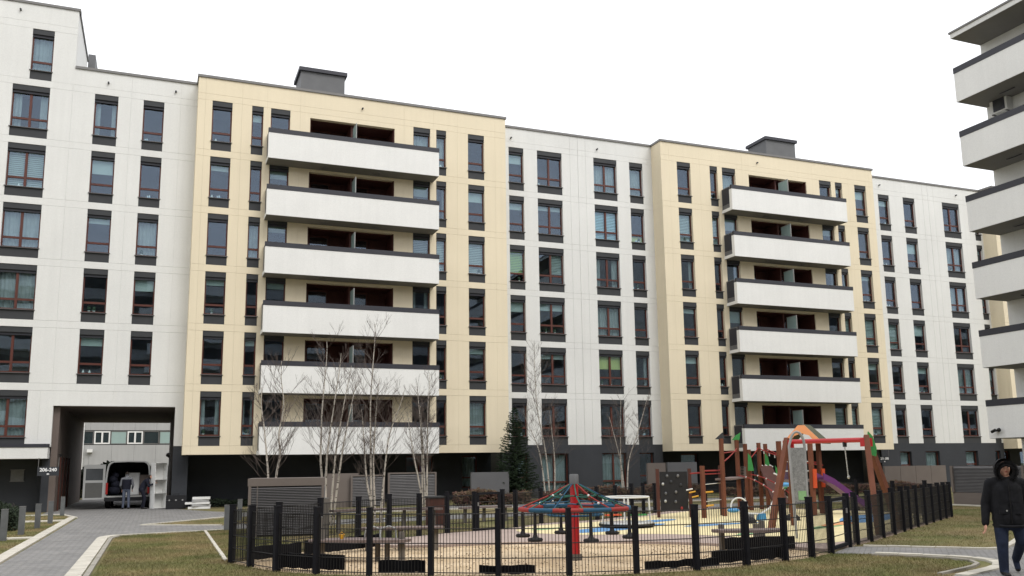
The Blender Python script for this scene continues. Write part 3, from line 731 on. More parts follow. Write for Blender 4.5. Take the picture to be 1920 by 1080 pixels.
# ------------------------------------------------------------------ right-hand block with deep balconies
rb = thing('apartment_building', 'near white block at the right edge with deep stacked balconies and dark copings', 'building', (32.5, 14, 0))
def rpart(name, mb, mats):
    o = mb.build(name, mats, rb); o.location = (-32.5, -14, 0); return o
RX, RW, RY = 30.80, 32.52, 26.0
rpart('wall', MB().box(RW, RW + 12, -4, RY - .02, 0, 19.52), M['white'])
rpart('charcoal_wall', MB().box(RW - .012, RW - .002, -4, RY - .3, 0, 2.54), M['dark'])
rs = rpart('roof_slab', MB().box(RX, RW + 12, -4, RY, 19.53, 19.74), M['white'])
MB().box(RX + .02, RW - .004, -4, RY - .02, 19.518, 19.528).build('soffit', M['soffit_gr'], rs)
MB().box(RX - .05, RW + 12, -4, RY + .05, 19.742, 19.82).build('roof_coping', M['zinc'], rs)
for k in range(6):
    zb = 16.67 - 2.822 * k
    b = rpart('balcony', MB().box(RX, RW, -4, RY, zb, zb + .18).box(RX, RX + .13, -4, RY, zb + .18, zb + 1.26).box(RX + .13, RW, RY - .13, RY, zb + .18, zb + (1.26 if k in (0, 1, 3, 5) else .5)), M['balc'])
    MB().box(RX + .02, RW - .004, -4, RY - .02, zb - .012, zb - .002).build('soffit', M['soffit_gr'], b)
    MB().box(RX - .015, RX + .145, -4, RY + .015, zb + 1.262, zb + 1.52).box(RX + .145, RX + .3, RY - .145, RY + .015, zb + 1.262, zb + 1.52).build('coping', M['cap'], b)
    MB().tube([(31.75, 24.0, zb - .02), (31.6, 24.2, zb - .09), (31.6, 24.5, zb - .09), (31.75, 24.7, zb - .02)], .02, 6).build('ceiling_lamp', M['cap'], b)
    if k in (2, 4):
        r = MB()
        for i in range(9): r.bar((RX + .32, RY - .07, zb + .55 + i * .11), (RW, RY - .07, zb + .55 + i * .11), .02, .07)
        if k == 4:
            pass
        r.build('end_railing', M['cap'] if k == 2 else M['bench'], b)
    for y in (23.2, 18.0, 12.0):
        wo = rpart('window', MB().box(RW - .06, RW - .013, y - .9, y - .83, zb + .2, zb + 2.4).box(RW - .06, RW - .013, y + .83, y + .9, zb + .2, zb + 2.4).box(RW - .06, RW - .013, y - .83, y + .83, zb + 2.33, zb + 2.4).box(RW - .06, RW - .013, y - .03, y + .03, zb + .2, zb + 2.33), M['frame'])
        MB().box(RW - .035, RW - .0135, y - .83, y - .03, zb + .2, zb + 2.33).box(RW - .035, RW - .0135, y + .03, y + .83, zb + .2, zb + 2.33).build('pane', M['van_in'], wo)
# planters on one balcony
ac = thing('air_conditioner', 'pale air conditioner unit on the wall under the second balcony of the right block', 'air conditioner', (RW, 25.15, 16.1))
MB().box(-.36, -.02, -.40, .40, 0, .62).build('casing', M['white'], ac)
MB().box(-.40, -.361, -.30, .22, .06, .56).build('grille', M['cap'], ac)
MB().lathe([(.20, -.01), (.20, .012)], (0, 0, 0), 16).build('fan_guard', M['panel'], ac, (-.405, -.04, .31)).rotation_euler = (0, pi / 2, 0)
MB().box(-.34, -.02, -.34, -.30, -.05, -.003).box(-.34, -.02, .30, .34, -.05, -.003).build('bracket', M['zinc'], ac)

cc = thing('security_camera', 'black twin security camera on the lowest right balcony', 'camera', (RX, 25.55, 2.85))
MB().box(-.10, 0.0, -.05, .05, -.04, .04).tube([(-.10, 0, 0), (-.18, 0.05, 0)], .02, 6).build('bracket', M['black'], cc)
MB().tube([(-.2, .16, -.05), (-.2, -.02, .02)], .06, 8).build('camera_body', M['black'], cc)
MB().ell((-.17, -.15, .02), .08, .08, .08, 10, 6).build('dome', M['black'], cc)
c2 = thing('security_camera', 'small dark security camera on the left wall of the passage', 'camera', (-4.05, 44.9, 2.5))
MB().box(0, .1, -.03, .03, -.02, .02).build('bracket', M['black'], c2)
MB().tube([(.1, .1, -.02), (.1, -.14, -.05)], .05, 8).build('camera_body', M['black'], c2)

# ------------------------------------------------------------------ building seen through the passage
fb = thing('office_building', 'low pale panel building with a dark window band seen through the passage', 'building', (0, 98, 0))
def fpart(name, mb, mats):
    o = mb.build(name, mats, fb); o.location = (0, -98, 0); return o
KF = 96.0 / 66.0
def zf(z): return 1.75 + (z - 1.75) * KF
fw = fpart('wall', MB().box(-26, 18, 96.1, 110, 0, 13), M['panel'])
for i in range(18):
    x = -24 + i * 2.0
    slab('facade_panel', 'farpanel', x, x + 1.985, 96.0, 96.099, zf(4.46), 12.8, fw)
    slab('facade_panel', 'farpanel', x, x + 1.985, 96.0, 96.099, zf(2.05), zf(3.48), fw)
for i in range(12):
    x = (-9.0 + i * 1.02) * KF; w_ = 1.02 * KF
    fr = MB()
    wk = i in (5, 7)
    a, b, z0, z1 = x + .03, x + w_ - .03, zf(3.54), zf(4.40)
    e = .13 if wk else .06
    fr.box(a, a + e, 96.02, 96.08, z0, z1).box(b - e, b, 96.02, 96.08, z0, z1).box(a + e, b - e, 96.02, 96.08, z0, z0 + e).box(a + e, b - e, 96.02, 96.08, z1 - e, z1)
    if wk: fr.box((a + b) / 2 - .08, (a + b) / 2 + .08, 96.01, 96.08, z0 + e, z1 - e)
    wo = fpart('window', fr, M['laminate'] if wk else M['zinc'])
    MB().box(a + e, b - e, 96.045, 96.055, z0 + e, z1 - e).build('pane', M['glass'] if i % 3 else M['frost'], wo)
fpart('downpipe', MB().tube([(-6.6, 95.9, 0), (-6.6, 95.9, 12.8)], .09, 8), M['laminate'])
fpart('wall_lamp', MB().box(-6.2, -5.7, 95.6, 95.99, 3.55, 3.85), M['laminate'])
lamp = thing('street_lamp', 'small mushroom lamp on a dark post beyond the van', 'lamp', (0.78, 56.5, 0))
MB().tube([(0, 0, 0), (0, 0, 2.45)], [.05, .04], 8).build('post', M['black'], lamp)
MB().lathe([(.03, 2.45), (.20, 2.56), (.22, 2.64)], (0, 0, 0), 14).build('bowl', M['zinc'], lamp)
MB().lathe([(.22, 2.642), (.17, 2.74), (.03, 2.78)], (0, 0, 0), 14).build('lamp_cover', M['laminate'], lamp)

# ------------------------------------------------------------------ block behind the camera, met only in the window reflections
ob = thing('apartment_building', 'opposite apartment block mirrored in the lower windows', 'building', (20, -16, 0))
def opart(name, mb, mats):
    o = mb.build(name, mats, ob); o.location = (-20, 16, 0); return o
opart('wall', MB().box(-40, 130, -28, -16, 0, 24), M['farpanel'])
for k in range(8):
    opart('window_band', MB().box(-39, 129, -16.0, -15.93, 1.0 + k * 2.9, 2.75 + k * 2.9), M['panel'])
    for j in range(10):
        x = -36 + j * 17
        opart('balcony', MB().box(x, x + 8.5, -16, -14.8, 0.4 + k * 2.9, 1.5 + k * 2.9), M['balc'])

# ------------------------------------------------------------------ signs
def text_mesh(s, size):
    cu = bpy.data.curves.new('lettering', 'FONT'); cu.body = s; cu.size = size; cu.extrude = 0.008; cu.align_x = 'CENTER'; cu.align_y = 'CENTER'; cu.offset = 0.006
    o = bpy.data.objects.new('tmp', cu); COL.objects.link(o)
    dg = bpy.context.evaluated_depsgraph_get(); me = bpy.data.meshes.new_from_object(o.evaluated_get(dg))
    bpy.data.objects.remove(o); me.materials.clear(); me.materials.append(M['signwhite']); return me
for (x, y, z, s, lab) in ((-4.28, 43.50, 1.80, '206-240', 'house number sign 206-240 hung beside the passage'), (42.42, 43.55, 1.83, '271-305', 'house number sign 271-305 at the far right entrance')):
    t = thing('house_number_sign', lab, 'sign', (x, y, z))
    MB().box(-.42, .42, .0, .02, -.22, .16).build('sign_plate', M['dark'], t)
    o = obj('lettering', text_mesh(s, 0.20), t, (0, -.012, .03)); o.rotation_euler = (pi / 2, 0, 0)
    o = obj('lettering', text_mesh('m', 0.12), t, (0, -.012, -.14)); o.rotation_euler = (pi / 2, 0, 0)
    MB().box(-.40, -.38, .003, .017, .16, .55).box(.38, .40, .003, .017, .16, .55).build('hanger', M['zinc'], t)
nb = thing('notice_board', 'grey square notice on the dark wall under the left canopy', 'notice', (-5.68, 45.39, 1.6))
MB().box(-.26, .26, -.03, -.002, -.24, .24).build('sheet', M['notice'], nb)
MB().box(-.29, .29, -.025, -.001, .241, .27).box(-.29, .29, -.025, -.001, -.27, -.241).build('frame', M['zinc'], nb)

cd_ = thing('wall_box', 'small pale yellow box at the right end of a balcony on the farther cream block', 'box', (39.75, 42.7, 6.2))
MB().box(-.22, .22, -.1, .1, -.2, .2).build('box', M['yellowpale'], cd_)
MB().tube([(0, .1, 0), (0, .29, 0)], .02, 6).build('bracket', M['zinc'], cd_)
# ------------------------------------------------------------------ louvred vents and terrace screens
def louvre(parent, a, b, z0, z1, pitch, key='louvre', depth=.045):
    """slats of one panel between ground points a and b"""
    a = Vector(a); b = Vector(b); m = MB(); n = int((z1 - z0) / pitch)
    d = (b - a).normalized(); nn = Vector((d.y, -d.x, 0))
    for i in range(n):
        z = z0 + pitch * (i + .5)
        p = [a + nn * 0, b + nn * 0]
        m.add([(p[0].x + nn.x * depth, p[0].y + nn.y * depth, z - pitch * .30), (p[1].x + nn.x * depth, p[1].y + nn.y * depth, z - pitch * .30),
               (p[1].x, p[1].y, z + pitch * .22), (p[0].x, p[0].y, z + pitch * .22),
               (p[0].x + nn.x * (depth + .006), p[0].y + nn.y * (depth + .006), z - pitch * .22), (p[1].x + nn.x * (depth + .006), p[1].y + nn.y * (depth + .006), z - pitch * .22),
               (p[1].x + nn.x * .004, p[1].y + nn.y * .004, z + pitch * .36), (p[0].x + nn.x * .004, p[0].y + nn.y * .004, z + pitch * .36)],
              [(0, 1, 2, 3), (4, 7, 6, 5), (0, 4, 5, 1), (3, 2, 6, 7), (0, 3, 7, 4), (1, 5, 6, 2)])
    return stuff(m.build('louvre_slats', M[key], parent))
v = thing('ventilation_shaft', 'grey louvred ventilation box beside the left end of the fence', 'vent', (0, 0, 0))
A_, B_ = (2.33, 24.45), (4.17, 24.15)
MB().prism([A_, B_, (4.42, 25.6), (2.58, 25.9)], 0, 1.44).build('shaft_body', M['louvre_bk'], v)
MB().prism([(A_[0] - .06, A_[1] - .06), (B_[0] + .05, B_[1] - .07), (4.48, 25.67), (2.53, 25.97)], 1.30, 1.50).build('top_band', M['louvre_fr'], v)
MB().bar((A_[0], A_[1] - .03, 0), (A_[0], A_[1] - .03, 1.3), .07, .07).bar((B_[0], B_[1] - .03, 0), (B_[0], B_[1] - .03, 1.3), .07, .07).bar((2.52, A_[1] - .06, 0), (2.52, A_[1] - .06, 1.3), .05, .03).build('corner_post', M['louvre_fr'], v)
louvre(v, (A_[0] + .03, A_[1] - .02, 0), (B_[0] - .03, B_[1] - .02, 0), 0.05, 1.30, .042)
louvre(v, (B_[0] + .02, B_[1] + .03, 0), (4.44, 25.57, 0), 0.05, 1.30, .042)
def screen(x0, x1, y, h, lab, style):
    t = thing('terrace_screen', lab, 'screen', ((x0 + x1) / 2, y, 0))
    def p(name, mb, m): o = mb.build(name, m, t); o.location = (-(x0 + x1) / 2, -y, 0); return o
    if style == 'louvre':
        p('frame', MB().box(x0, x0 + .08, y, y + .08, 0, h).box(x1 - .08, x1, y, y + .08, 0, h).box(x0 + .08, x1 - .08, y, y + .08, h - .06, h), M['louvre_fr'])
        p('backing', MB().box(x0 + .08, x1 - .08, y + .06, y + .075, 0, h - .06), M['screen_gr'])
        o = louvre(t, (x0 + .08, y + .05, 0), (x1 - .08, y + .05, 0), .05, h - .06, .07); o.location = (-(x0 + x1) / 2, -y, 0)
    else:
        n = max(1, round((x1 - x0) / 1.3))
        for i in range(n):
            a = x0 + (x1 - x0) * i / n; b = x0 + (x1 - x0) * (i + 1) / n
            p('panel', MB().box(a + .01, b - .01, y, y + .06, 0, h), M['louvre_fr'] if style == 'taupe' else M['screen_gr'])
        p('post', MB().box(x0, x0 + .07, y + .061, y + .12, 0, h), M['zinc'])
screen(7.05, 8.6, 40.4, 1.50, 'taupe flat terrace screen behind the tall birch stems', 'taupe')
screen(8.2, 9.75, 40.2, 1.42, 'grey louvred terrace screen between the two middle birch clumps', 'louvre')
screen(9.9, 12.2, 40.2, 1.50, 'wider louvred terrace screen right of the middle birches', 'louvre')
screen(14.0, 15.95, 40.5, 1.45, 'grey flat terrace screen left of the spruce', 'grey')
screen(23.5, 24.6, 40.3, 1.78, 'taupe terrace screen behind the left post of the climbing wall', 'taupe')
screen(24.7, 26.5, 40.3, 1.80, 'grey terrace screen directly behind the climbing wall', 'grey')
screen(38.9, 43.6, 40.0, 1.42, 'long taupe terrace screen below the far right house number', 'taupe')
rsn = thing('terrace_screen', 'long louvred terrace wall behind the hooded man', 'screen', (29.4, 17, 0))
def rp(name, mb, m): o = mb.build(name, m, rsn); o.location = (-29.4, -17, 0); return o
rp('base_panel', MB().box(29.42, 29.5, 2, 26.75, 0, .47), M['louvre_fr'])
for y in (26.75, 23.6, 20.4, 17.2, 14.0, 10.8, 7.6): rp('post', MB().box(29.36, 29.48, y - .10, y, .471, 1.5), M['louvre_fr'])
rp('backing', MB().box(29.47, 29.49, 2, 26.65, .472, 1.49), M['screen_gr'])
for ya, yb in ((26.65, 23.6), (23.5, 20.4), (20.3, 17.2)):
    o = louvre(rsn, (29.46, ya, 0), (29.46, yb, 0), .48, 1.48, .055); o.location = (-29.4, -17, 0)
rp('end_panel', MB().box(29.505, 33, 26.65, 26.75, 0, 1.5), M['louvre_fr'])

# ------------------------------------------------------------------ bollards
bm = MB().box(-.075, .075, -.075, .075, 0, 1.02).mesh('bollard', M['bollard'])
cm = MB().box(-.08, .08, -.08, .08, 1.022, 1.035).mesh('cap', M['zinc'])
BOL = [(-3.55, 26.6, 1.12, 'grey square bollard at the left frame edge, nearest of the left row'), (-3.42, 28.9, 1.10, 'second grey bollard of the left row, beside the dark shrub'),
       (-3.34, 31.9, 1.05, 'third grey bollard of the left row beside the path'), (-3.24, 34.6, 1.05, 'fourth grey bollard of the left row, before the pale slab strip'),
       (-3.36, 40.3, 1.05, 'farthest grey bollard of the left row, by the passage'), (2.02, 27.6, 1.0, 'grey bollard standing just left of the fence corner'), (2.80, 32.6, 1.0, 'grey bollard behind the fence corner, farther off')]
for x, y, s, lab in BOL:
    t = thing('bollard', lab, 'bollard', (x, y, 0), 0, 'square steel bollards along the path'); t.scale = (1, 1, s * .70)
    obj('post', bm, t); obj('cap', cm, t)

# ------------------------------------------------------------------ fence round the playground
fen = thing('playground_fence', 'low black fence of slab posts and wire panels around the playground', 'fence', (12, 19, 0))
post_m = MB().box(-.036, .036, -.058, .058, 0, 1.06).box(-.040, .040, -.062, .062, 1.06, 1.085).mesh('post', M['fence'])
gate_front = (13, 14); gate_back_xy = ((8.85, 23.0), (7.9, 22.6))
def fence_panel(a, b, zt=1.0):
    a = Vector((a[0], a[1], 0)); b = Vector((b[0], b[1], 0)); d = (b - a); L = d.length; d.normalize()
    a = a + d * .05; b = b - d * .05; L -= .1
    m = MB(); n = max(2, int(L / .052))
    for i in range(n + 1):
        p = a + d * (L * i / n); m.tube([(p.x, p.y, .02), (p.x, p.y, zt)], .0062, 3, 0, False, False)
    for z in (.06, .29, .52, .75, .985):
        m.tube([(a.x, a.y, z), (b.x, b.y, z)], .0080, 4, 0, False, False)
    o = m.build('wire_panel', M['wire'], fen); o.location = (-12, -19, 0)
nF = len(FRONT); nL = len(LOOP)
for i, p in enumerate(LOOP):
    q0 = LOOP[i - 1]; q1 = LOOP[(i + 1) % nL]
    ang = math.atan2(q1[1] - q0[1], q1[0] - q0[0])
    o = obj('post', post_m, fen, (p[0] - 12, p[1] - 19, 0), ang + RND.uniform(-.04, .04)); o.scale = (1, 1, RND.uniform(.985, 1.03))
    a, b = p, LOOP[(i + 1) % nL]
    if i == 13 or (abs(a[0] - 8.85) < .01 and abs(a[1] - 23.0) < .01): continue
    fence_panel(a, b)
def gate(a, b, h):
    a = Vector((*a, 0)); b = Vector((*b, 0)); d = (b - a).normalized(); a = a + d * .12; b = b - d * .12
    g = MB(); z = Vector((0, 0, 1))
    g.bar(a + z * .06, a + z * h, .07, .07).bar(b + z * .06, b + z * h, .07, .07).bar(a + z * h, b + z * h, .06, .06).bar(a + z * .09, b + z * .09, .06, .06)
    o = g.build('gate', M['fence'], fen); o.location = (-12, -19, 0)
    m = MB()
    for zz in (.3, .55, .8): m.tube([a + z * zz, b + z * zz], .010, 5)
    m.build('gate_bars', M['wire'], o)
    MB().box(-.02, .02, -.05, .05, -.05, .05).build('latch', M['zinc'], o, tuple(b + z * .75))
gate(FRONT[13], FRONT[14], 1.0); gate((8.85, 23.0), (7.9, 22.6), 1.02)
# black boards leaning at the foot of the fence
def low_board(a, b, z0, z1, lab, name='edging_board', wavy=True):
    a = Vector((*a, 0)); b = Vector((*b, 0)); d = (b - a); L = d.length; d.normalize(); nn = Vector((-d.y, d.x, 0)) * .035
    n = max(3, int(L / .12)); vs = []; fs = []
    for i in range(n + 1):
        p = a + d * (L * i / n); lo = z0 + (RND.uniform(0, .03) if wavy else 0); hi = z1 + (RND.uniform(-.012, .012) if wavy else 0)
        vs += [p - nn + Vector((0, 0, lo)), p - nn + Vector((0, 0, hi)), p + nn + Vector((0, 0, hi)), p + nn + Vector((0, 0, lo))]
    for i in range(n):
        o = 4 * i
        for k in range(4): fs.append((o + k, o + 4 + k, o + 4 + (k + 1) % 4, o + (k + 1) % 4))
    fs += [(0, 1, 2, 3), (4 * n + 3, 4 * n + 2, 4 * n + 1, 4 * n)]
    tag(MB().add(vs, fs).build(name, M['board']), lab, 'board', 'black boards at the foot of the fence')
low_board((2.05, 16.35), (3.02, 15.30), .04, .30, 'black board behind the fourth and fifth fence posts from the left')
low_board((3.50, 14.80), (4.18, 14.42), .03, .24, 'short black board between two front fence posts left of centre')
low_board((4.95, 13.92), (5.75, 13.52), .02, .16, 'black board low at the fence foot left of the red mast')
low_board((7.55, 13.12), (8.95, 13.10), .03, .16, 'thin black board at the fence foot right of the red mast')
low_board((8.95, 13.25), (10.65, 13.50), .03, .25, 'long black board at the fence foot below the right bench')
low_board((10.55, 15.35), (12.05, 14.95), .03, .27, 'black board behind the posts of the right bench')
low_board((1.75, 17.85), (2.75, 18.25), .05, .30, 'black board along the left edge of the sandpit')
low_board((2.85, 18.35), (4.60, 19.45), .05, .32, 'long black board edging the back of the sandpit')

# ------------------------------------------------------------------ playground equipment
Z0 = 0.06
def local(t):
    def p(name, mb, mats, parent=None):
        o = mb.build(name, mats, parent or t)
        if parent is None: o.location = -Vector(t.location)
        return o
    return p
# hanging rope carousel with the red mast
cx, cy = 7.31, 15.25
t = thing('rope_carousel', 'red mast carousel with red and blue rope ring and hanging disc seats in the sandpit', 'carousel', (cx, cy, 0))
MB().box(-.085, .085, -.085, .085, 0, .12).build('mast_foot', M['post_gr'], t)
MB().lathe([(.078, .12), (.078, 1.39)], (0, 0, 0), 14).build('mast', M['red'], t)
MB().lathe([(.086, 1.39), (.086, 1.56), (.07, 1.575)], (0, 0, 0), 14).build('mast_cap', M['plant'], t)
RR, ZR = 1.02, .95
def ring_pt(a, r, z): return (r * cos(a), r * sin(a), z)
for i in range(12):
    a0, a1 = 2 * pi * i / 12 + .22, 2 * pi * (i + 1) / 12 + .22
    MB().tube([ring_pt(a0 + (a1 - a0) * j / 5, RR, ZR) for j in range(6)], .042, 8).build('ring_pad', M['redrope'] if i % 2 else M['bluerope'], t)
for i in range(12):
    a = 2 * pi * i / 12 + .1
    MB().tube([ring_pt(a, .09, 1.39), ring_pt(a + .05, .5, 1.175), ring_pt(a + .12, RR, ZR + .02)], .013, 5).build('stay_rope', (M['greenrope'], M['redrope'], M['greenrope'], M['bluerope'])[i % 4], t)
for r, z, m in ((.46, 1.19, 'greenrope'), (.76, 1.06, 'bluerope')):
    MB().tube([ring_pt(2 * pi * i / 36, r, z - .03 * abs(sin(6 * pi * i / 36))) for i in range(37)], .013, 5).build('net_ring', M[m], t)
for i in range(12):
    MB().ell(ring_pt(2 * pi * i / 12 + .13, .47, 1.19), .026, .026, .026, 6, 4).ell(ring_pt(2 * pi * i / 12 + .15, .76, 1.06), .026, .026, .026, 6, 4).build('rope_clamp', M['wtube'] if i % 3 == 0 else M['rubber'], t)
for i in range(6):
    a = 2 * pi * i / 6 + .35
    s = MB().tube([ring_pt(a, RR, ZR), ring_pt(a, RR, .50)], [.028, .036], 8).build('seat_pole', M['rubber'], t)
    x, y, _ = ring_pt(a, RR, 0)
    MB().lathe([(.034, .53), (.05, .478), (.125, .468), (.14, .44), (.125, .41), (.03, .405)], (x, y, 0), 14).build('disc_seat', M['rubber'], s)
MB().tube([ring_pt(2 * pi * i / 12, RR * .5, .83) for i in range(13)], .02, 5).build('lower_rope', M['bluerope'], t)
# spinner with white rail
t = thing('spinner', 'low round spinner with white tube rail on the cream surface', 'roundabout', (11.98, 21.75, Z0))
MB().lathe([(.60, .06), (.74, .10), (.74, .13), (.5, .15), (.05, .16)], (0, 0, 0), 28).build('platform', M['steel'], t)
MB().lathe([(.64, .02), (.76, .04), (.76, .095)], (0, 0, 0), 28).build('skirt', M['rubber'], t)
MB().tube([(.62 * cos(2 * pi * i / 32), .62 * sin(2 * pi * i / 32), .80) for i in range(33)], .024, 6).build('rail', M['wtube'], t)
for i in range(4):
    a = 2 * pi * i / 4 - .42
    MB().tube([(.62 * cos(a), .62 * sin(a), .80), (.64 * cos(a), .64 * sin(a), .13)], .022, 6).build('rail_post', M['wtube'], t)
MB().box(-.22, .22, -.08, .08, .30, .34).build('seat', M['green'], t, (.3, -.15, 0)); MB().box(-.22, .22, -.08, .08, .30, .34).build('seat', M['orange_dk'], t, (-.3, .2, 0))
# climbing wall
A = Vector((14.78, 24.70, Z0)); B = Vector((15.66, 24.30, Z0)); dx = (B - A).normalized(); nn = Vector((dx.y, -dx.x, 0))
t = thing('climbing_wall', 'dark climbing board with small holds between brown posts', 'climbing wall', tuple(A)); p = local(t)
rot = Matrix((dx, -nn, Vector((0, 0, 1)))).transposed()
p('climbing_board', MB().obox(A + dx * .48 + Vector((0, 0, .82)), .86, .05, 1.22, rot), M['rubber'])
for q in (A - dx * .02, B + dx * .02): p('post', MB().obox(q + Vector((0, 0, .77)), .10, .10, 1.50, rot), M['wood_dk'])
for u, zz, mt in ((.28, 1.30, 'plant'), (.62, 1.30, 'zinc'), (.14, 1.05, 'steel'), (.70, 1.02, 'panel'), (.54, .80, 'zinc'), (.22, .76, 'plant'), (.20, .52, 'steel'), (.52, .50, 'plant'), (.70, .30, 'redrope'), (.40, 1.12, 'panel')):
    c = A + dx * u + nn * .035 + Vector((0, 0, zz))
    p('hold', MB().ell(c, .045, .04, .05, 7, 5), M[mt])
# climbing frame
P = dict(p1=(15.9, 23.9, 1.66), p2=(17.2, 24.8, 1.66), p3=(17.0, 24.4, 2.52), p4=(19.4, 26.9, 2.55), p5=(20.05, 27.3, 2.42), p6=(19.75, 26.7, 2.2), p7=(20.5, 27.1, 2.45), p8=(21.1, 27.5, 2.42))
t = thing('climbing_frame', 'brown timber climbing frame with red rope bridges and green leaf tops', 'play structure', (18.5, 25.5, Z0)); p = local(t)
V = {k: Vector((a, b, Z0)) for k, (a, b, c) in P.items()}; ZT = {k: c for k, (a, b, c) in P.items()}
def up(k, z): return V[k] + Vector((0, 0, z - Z0))
for k in P: p('post', MB().bar(V[k], up(k, ZT[k]), .11, .11), M['wood_dk'] if k == 'p2' else M['wood'])
p('leaf_top', MB().extr([(-.16, 0), (.10, -.02), (.16, .26), (-.02, .16)], up('p4', ZT['p4']), (.93, -.37, 0), (0, 0, 1), .04), M['green'])
p('roof_flag', MB().extr([(-.20, -.02), (.12, -.02), (.06, .2)], up('p3', ZT['p3']), (.93, -.37, 0), (0, 0, 1), .05), M['panel'])
p('red_bar', MB().tube([up('p1', 1.50), up('p2', 1.50)], .028, 6), M['redrope']); p('red_bar', MB().tube([up('p1', 1.40), up('p2', 1.40)], .022, 6), M['redrope'])
p('red_bar', MB().tube([(15.66, 24.3, 1.42), up('p1', 1.45)], .028, 6), M['redrope'])
p('red_bar', MB().tube([up('p3', 2.05), up('p4', 2.15)], .02, 6), M['redrope'])
for z in (.55, 1.08): p('cable', MB().tube([up('p1', z), up('p2', z + .02)], .012, 5), M['wtube'])
for z in (.84, .42): p('rung', MB().tube([up('p1', z), up('p1', z).lerp(up('p2', z), .5)], .03, 6), M['yellow'])
for i, z in enumerate((.92, .84, .70)): p('rung', MB().tube([up('p1', z) + Vector((-.55 + .1 * i, .1, 0)), up('p1', z) + Vector((-.35 + .1 * i, .05, .04))], .022, 5), M['yellow'] if i else M['wtube'])
p('deck', MB().bar(up('p3', 1.22), up('p4', 1.22), .5, .06), M['bench'])
p('game_panel', MB().extr([(0, 0), (.55, 0), (.55, .42), (0, .42)], up('p4', 1.18) + Vector((.08, .02, 0)), (.85, .52, 0), (0, 0, 1), .04), M['soffit'])
for i in range(4): p('panel_slot', MB().extr([(.08, .06 + .1 * i), (.3, .06 + .1 * i), (.3, .10 + .1 * i), (.08, .10 + .1 * i)], up('p4', 1.18) + Vector((.095, -.02, 0)), (.85, .52, 0), (0, 0, 1), .01), M['black'])
def sag(a, b, s, n=10): return [Vector(a).lerp(Vector(b), i / n) + Vector((0, 0, -s * 4 * (i / n) * (1 - i / n))) for i in range(n + 1)]
for a, b in ((up('p7', 2.25), (20.0, 23.5, 1.72)), (up('p8', 2.25), (20.7, 24.0, 1.62))): p('bridge_rope', MB().tube(sag(a, b, .10), .022, 5), M['redrope'])
for a, b in ((up('p3', 1.75), up('p4', 2.25)), (up('p6', 1.85), up('p7', 2.3))): p('bridge_rope', MB().tube(sag(a, b, .04), .022, 5), M['redrope'])
for a, b in ((up('p4', 1.28), (18.3, 23.1, .55)), (up('p6', 1.32), (19.0, 23.4, .60))):
    pts = sag(a, b, -.16); p('arch_rope', MB().tube(pts, .02, 5), M['redrope'])
    for q in pts[2:-1:2]: p('rope_clamp', MB().ell(q, .032, .032, .032, 6, 4), M['wtube'])
for s_ in range(1, 9):
    a = sag(up('p7', 2.25), (20.0, 23.5, 1.72), .10)[s_]; p('hanger', MB().tube([a, a + Vector((0, 0, -.12))], .018, 5), M['wtube'])
ap = up('p7', 1.62)
p('ramp_board', MB().add([ap, ap + Vector((.42, -.15, 0)), (20.45, 25.5, .35), (19.85, 25.6, .35), ap + Vector((0, .05, -.03)), ap + Vector((.42, -.1, -.03)), (20.45, 25.55, .30), (19.85, 25.65, .30)], [(0, 3, 2, 1), (4, 5, 6, 7), (0, 1, 5, 4), (1, 2, 6, 5), (2, 3, 7, 6), (3, 0, 4, 7)]), M['wood_dk'])
p('green_wing', MB().extr([(0, 0), (.50, -.75), (.05, -.95)], ap + Vector((.45, -.3, 0)), (.93, -.37, 0), (0, 0, 1), .04), M['green'])
for k in ('p6', 'p8'): p('green_leaf', MB().extr([(-.05, 0), (.16, 0), (.08, .5), (-.02, .62)], up(k, 1.45) + Vector((-.1, -.12, 0)), (.93, -.37, 0), (0, 0, 1), .04), M['green'])
for i in range(3): p('peg', MB().tube([ap + Vector((.06 + .14 * i, -.06 * i, .02)), ap + Vector((.18 + .14 * i, -.06 * i - .03, -.06))], .03, 5), M['wtube'])
# slide tower
t = thing('slide_tower', 'play tower with orange gable roof and purple slide', 'play structure', (20.0, 23.8, Z0)); p = local(t)
TW = [Vector(q + (Z0,)) for q in ((19.55, 23.2), (20.35, 23.75), (18.95, 24.0), (19.75, 24.55))]
for q in TW: p('post', MB().bar(q, q + Vector((0, 0, 2.36)), .12, .12), M['wood'])
rx = Vector((.62, .78, 0)).normalized()  # ridge direction
ce = Vector((19.95, 23.80, 0)); rd = Vector((.83, .56, 0)).normalized(); rn = Vector((.56, -.83, 0)).normalized()
for s_ in (1, -1):
    e0 = ce + rn * (.50 * s_) ; 
    vs = [ce - rd * .52 + Vector((0, 0, 2.95)), ce + rd * .52 + Vector((0, 0, 2.95)), e0 + rd * .52 + rn * .12 * s_ + Vector((0, 0, 2.36)), e0 - rd * .52 + rn * .12 * s_ + Vector((0, 0, 2.36))]
    vs = vs + [q + Vector((0, 0, -.05)) for q in vs]
    p('roof_board', MB().add(vs, [(0, 1, 2, 3), (7, 6, 5, 4), (0, 4, 5, 1), (1, 5, 6, 2), (2, 6, 7, 3), (3, 7, 4, 0)]), M['olive'])
p('gable', MB().extr([(-.64, -.02), (-.42, -.02), (-.24, .20), (0, .28), (.24, .20), (.42, -.02), (.64, -.02), (.10, .54), (-.10, .54)], ce - rd * .56 + Vector((0, 0, 2.38)), tuple(rn), (0, 0, 1), .04), M['orange'])
p('deck', MB().prism([(q.x, q.y) for q in (TW[0], TW[1], TW[3], TW[2])], 1.10, 1.18), M['bench'])
p('side_panel', MB().extr([(0, 0), (.9, 0), (.9, .62), (0, .62)], TW[2] + Vector((0, 0, 1.1)), tuple((TW[3] - TW[2]).normalized()), (0, 0, 1), .04), M['purple'])
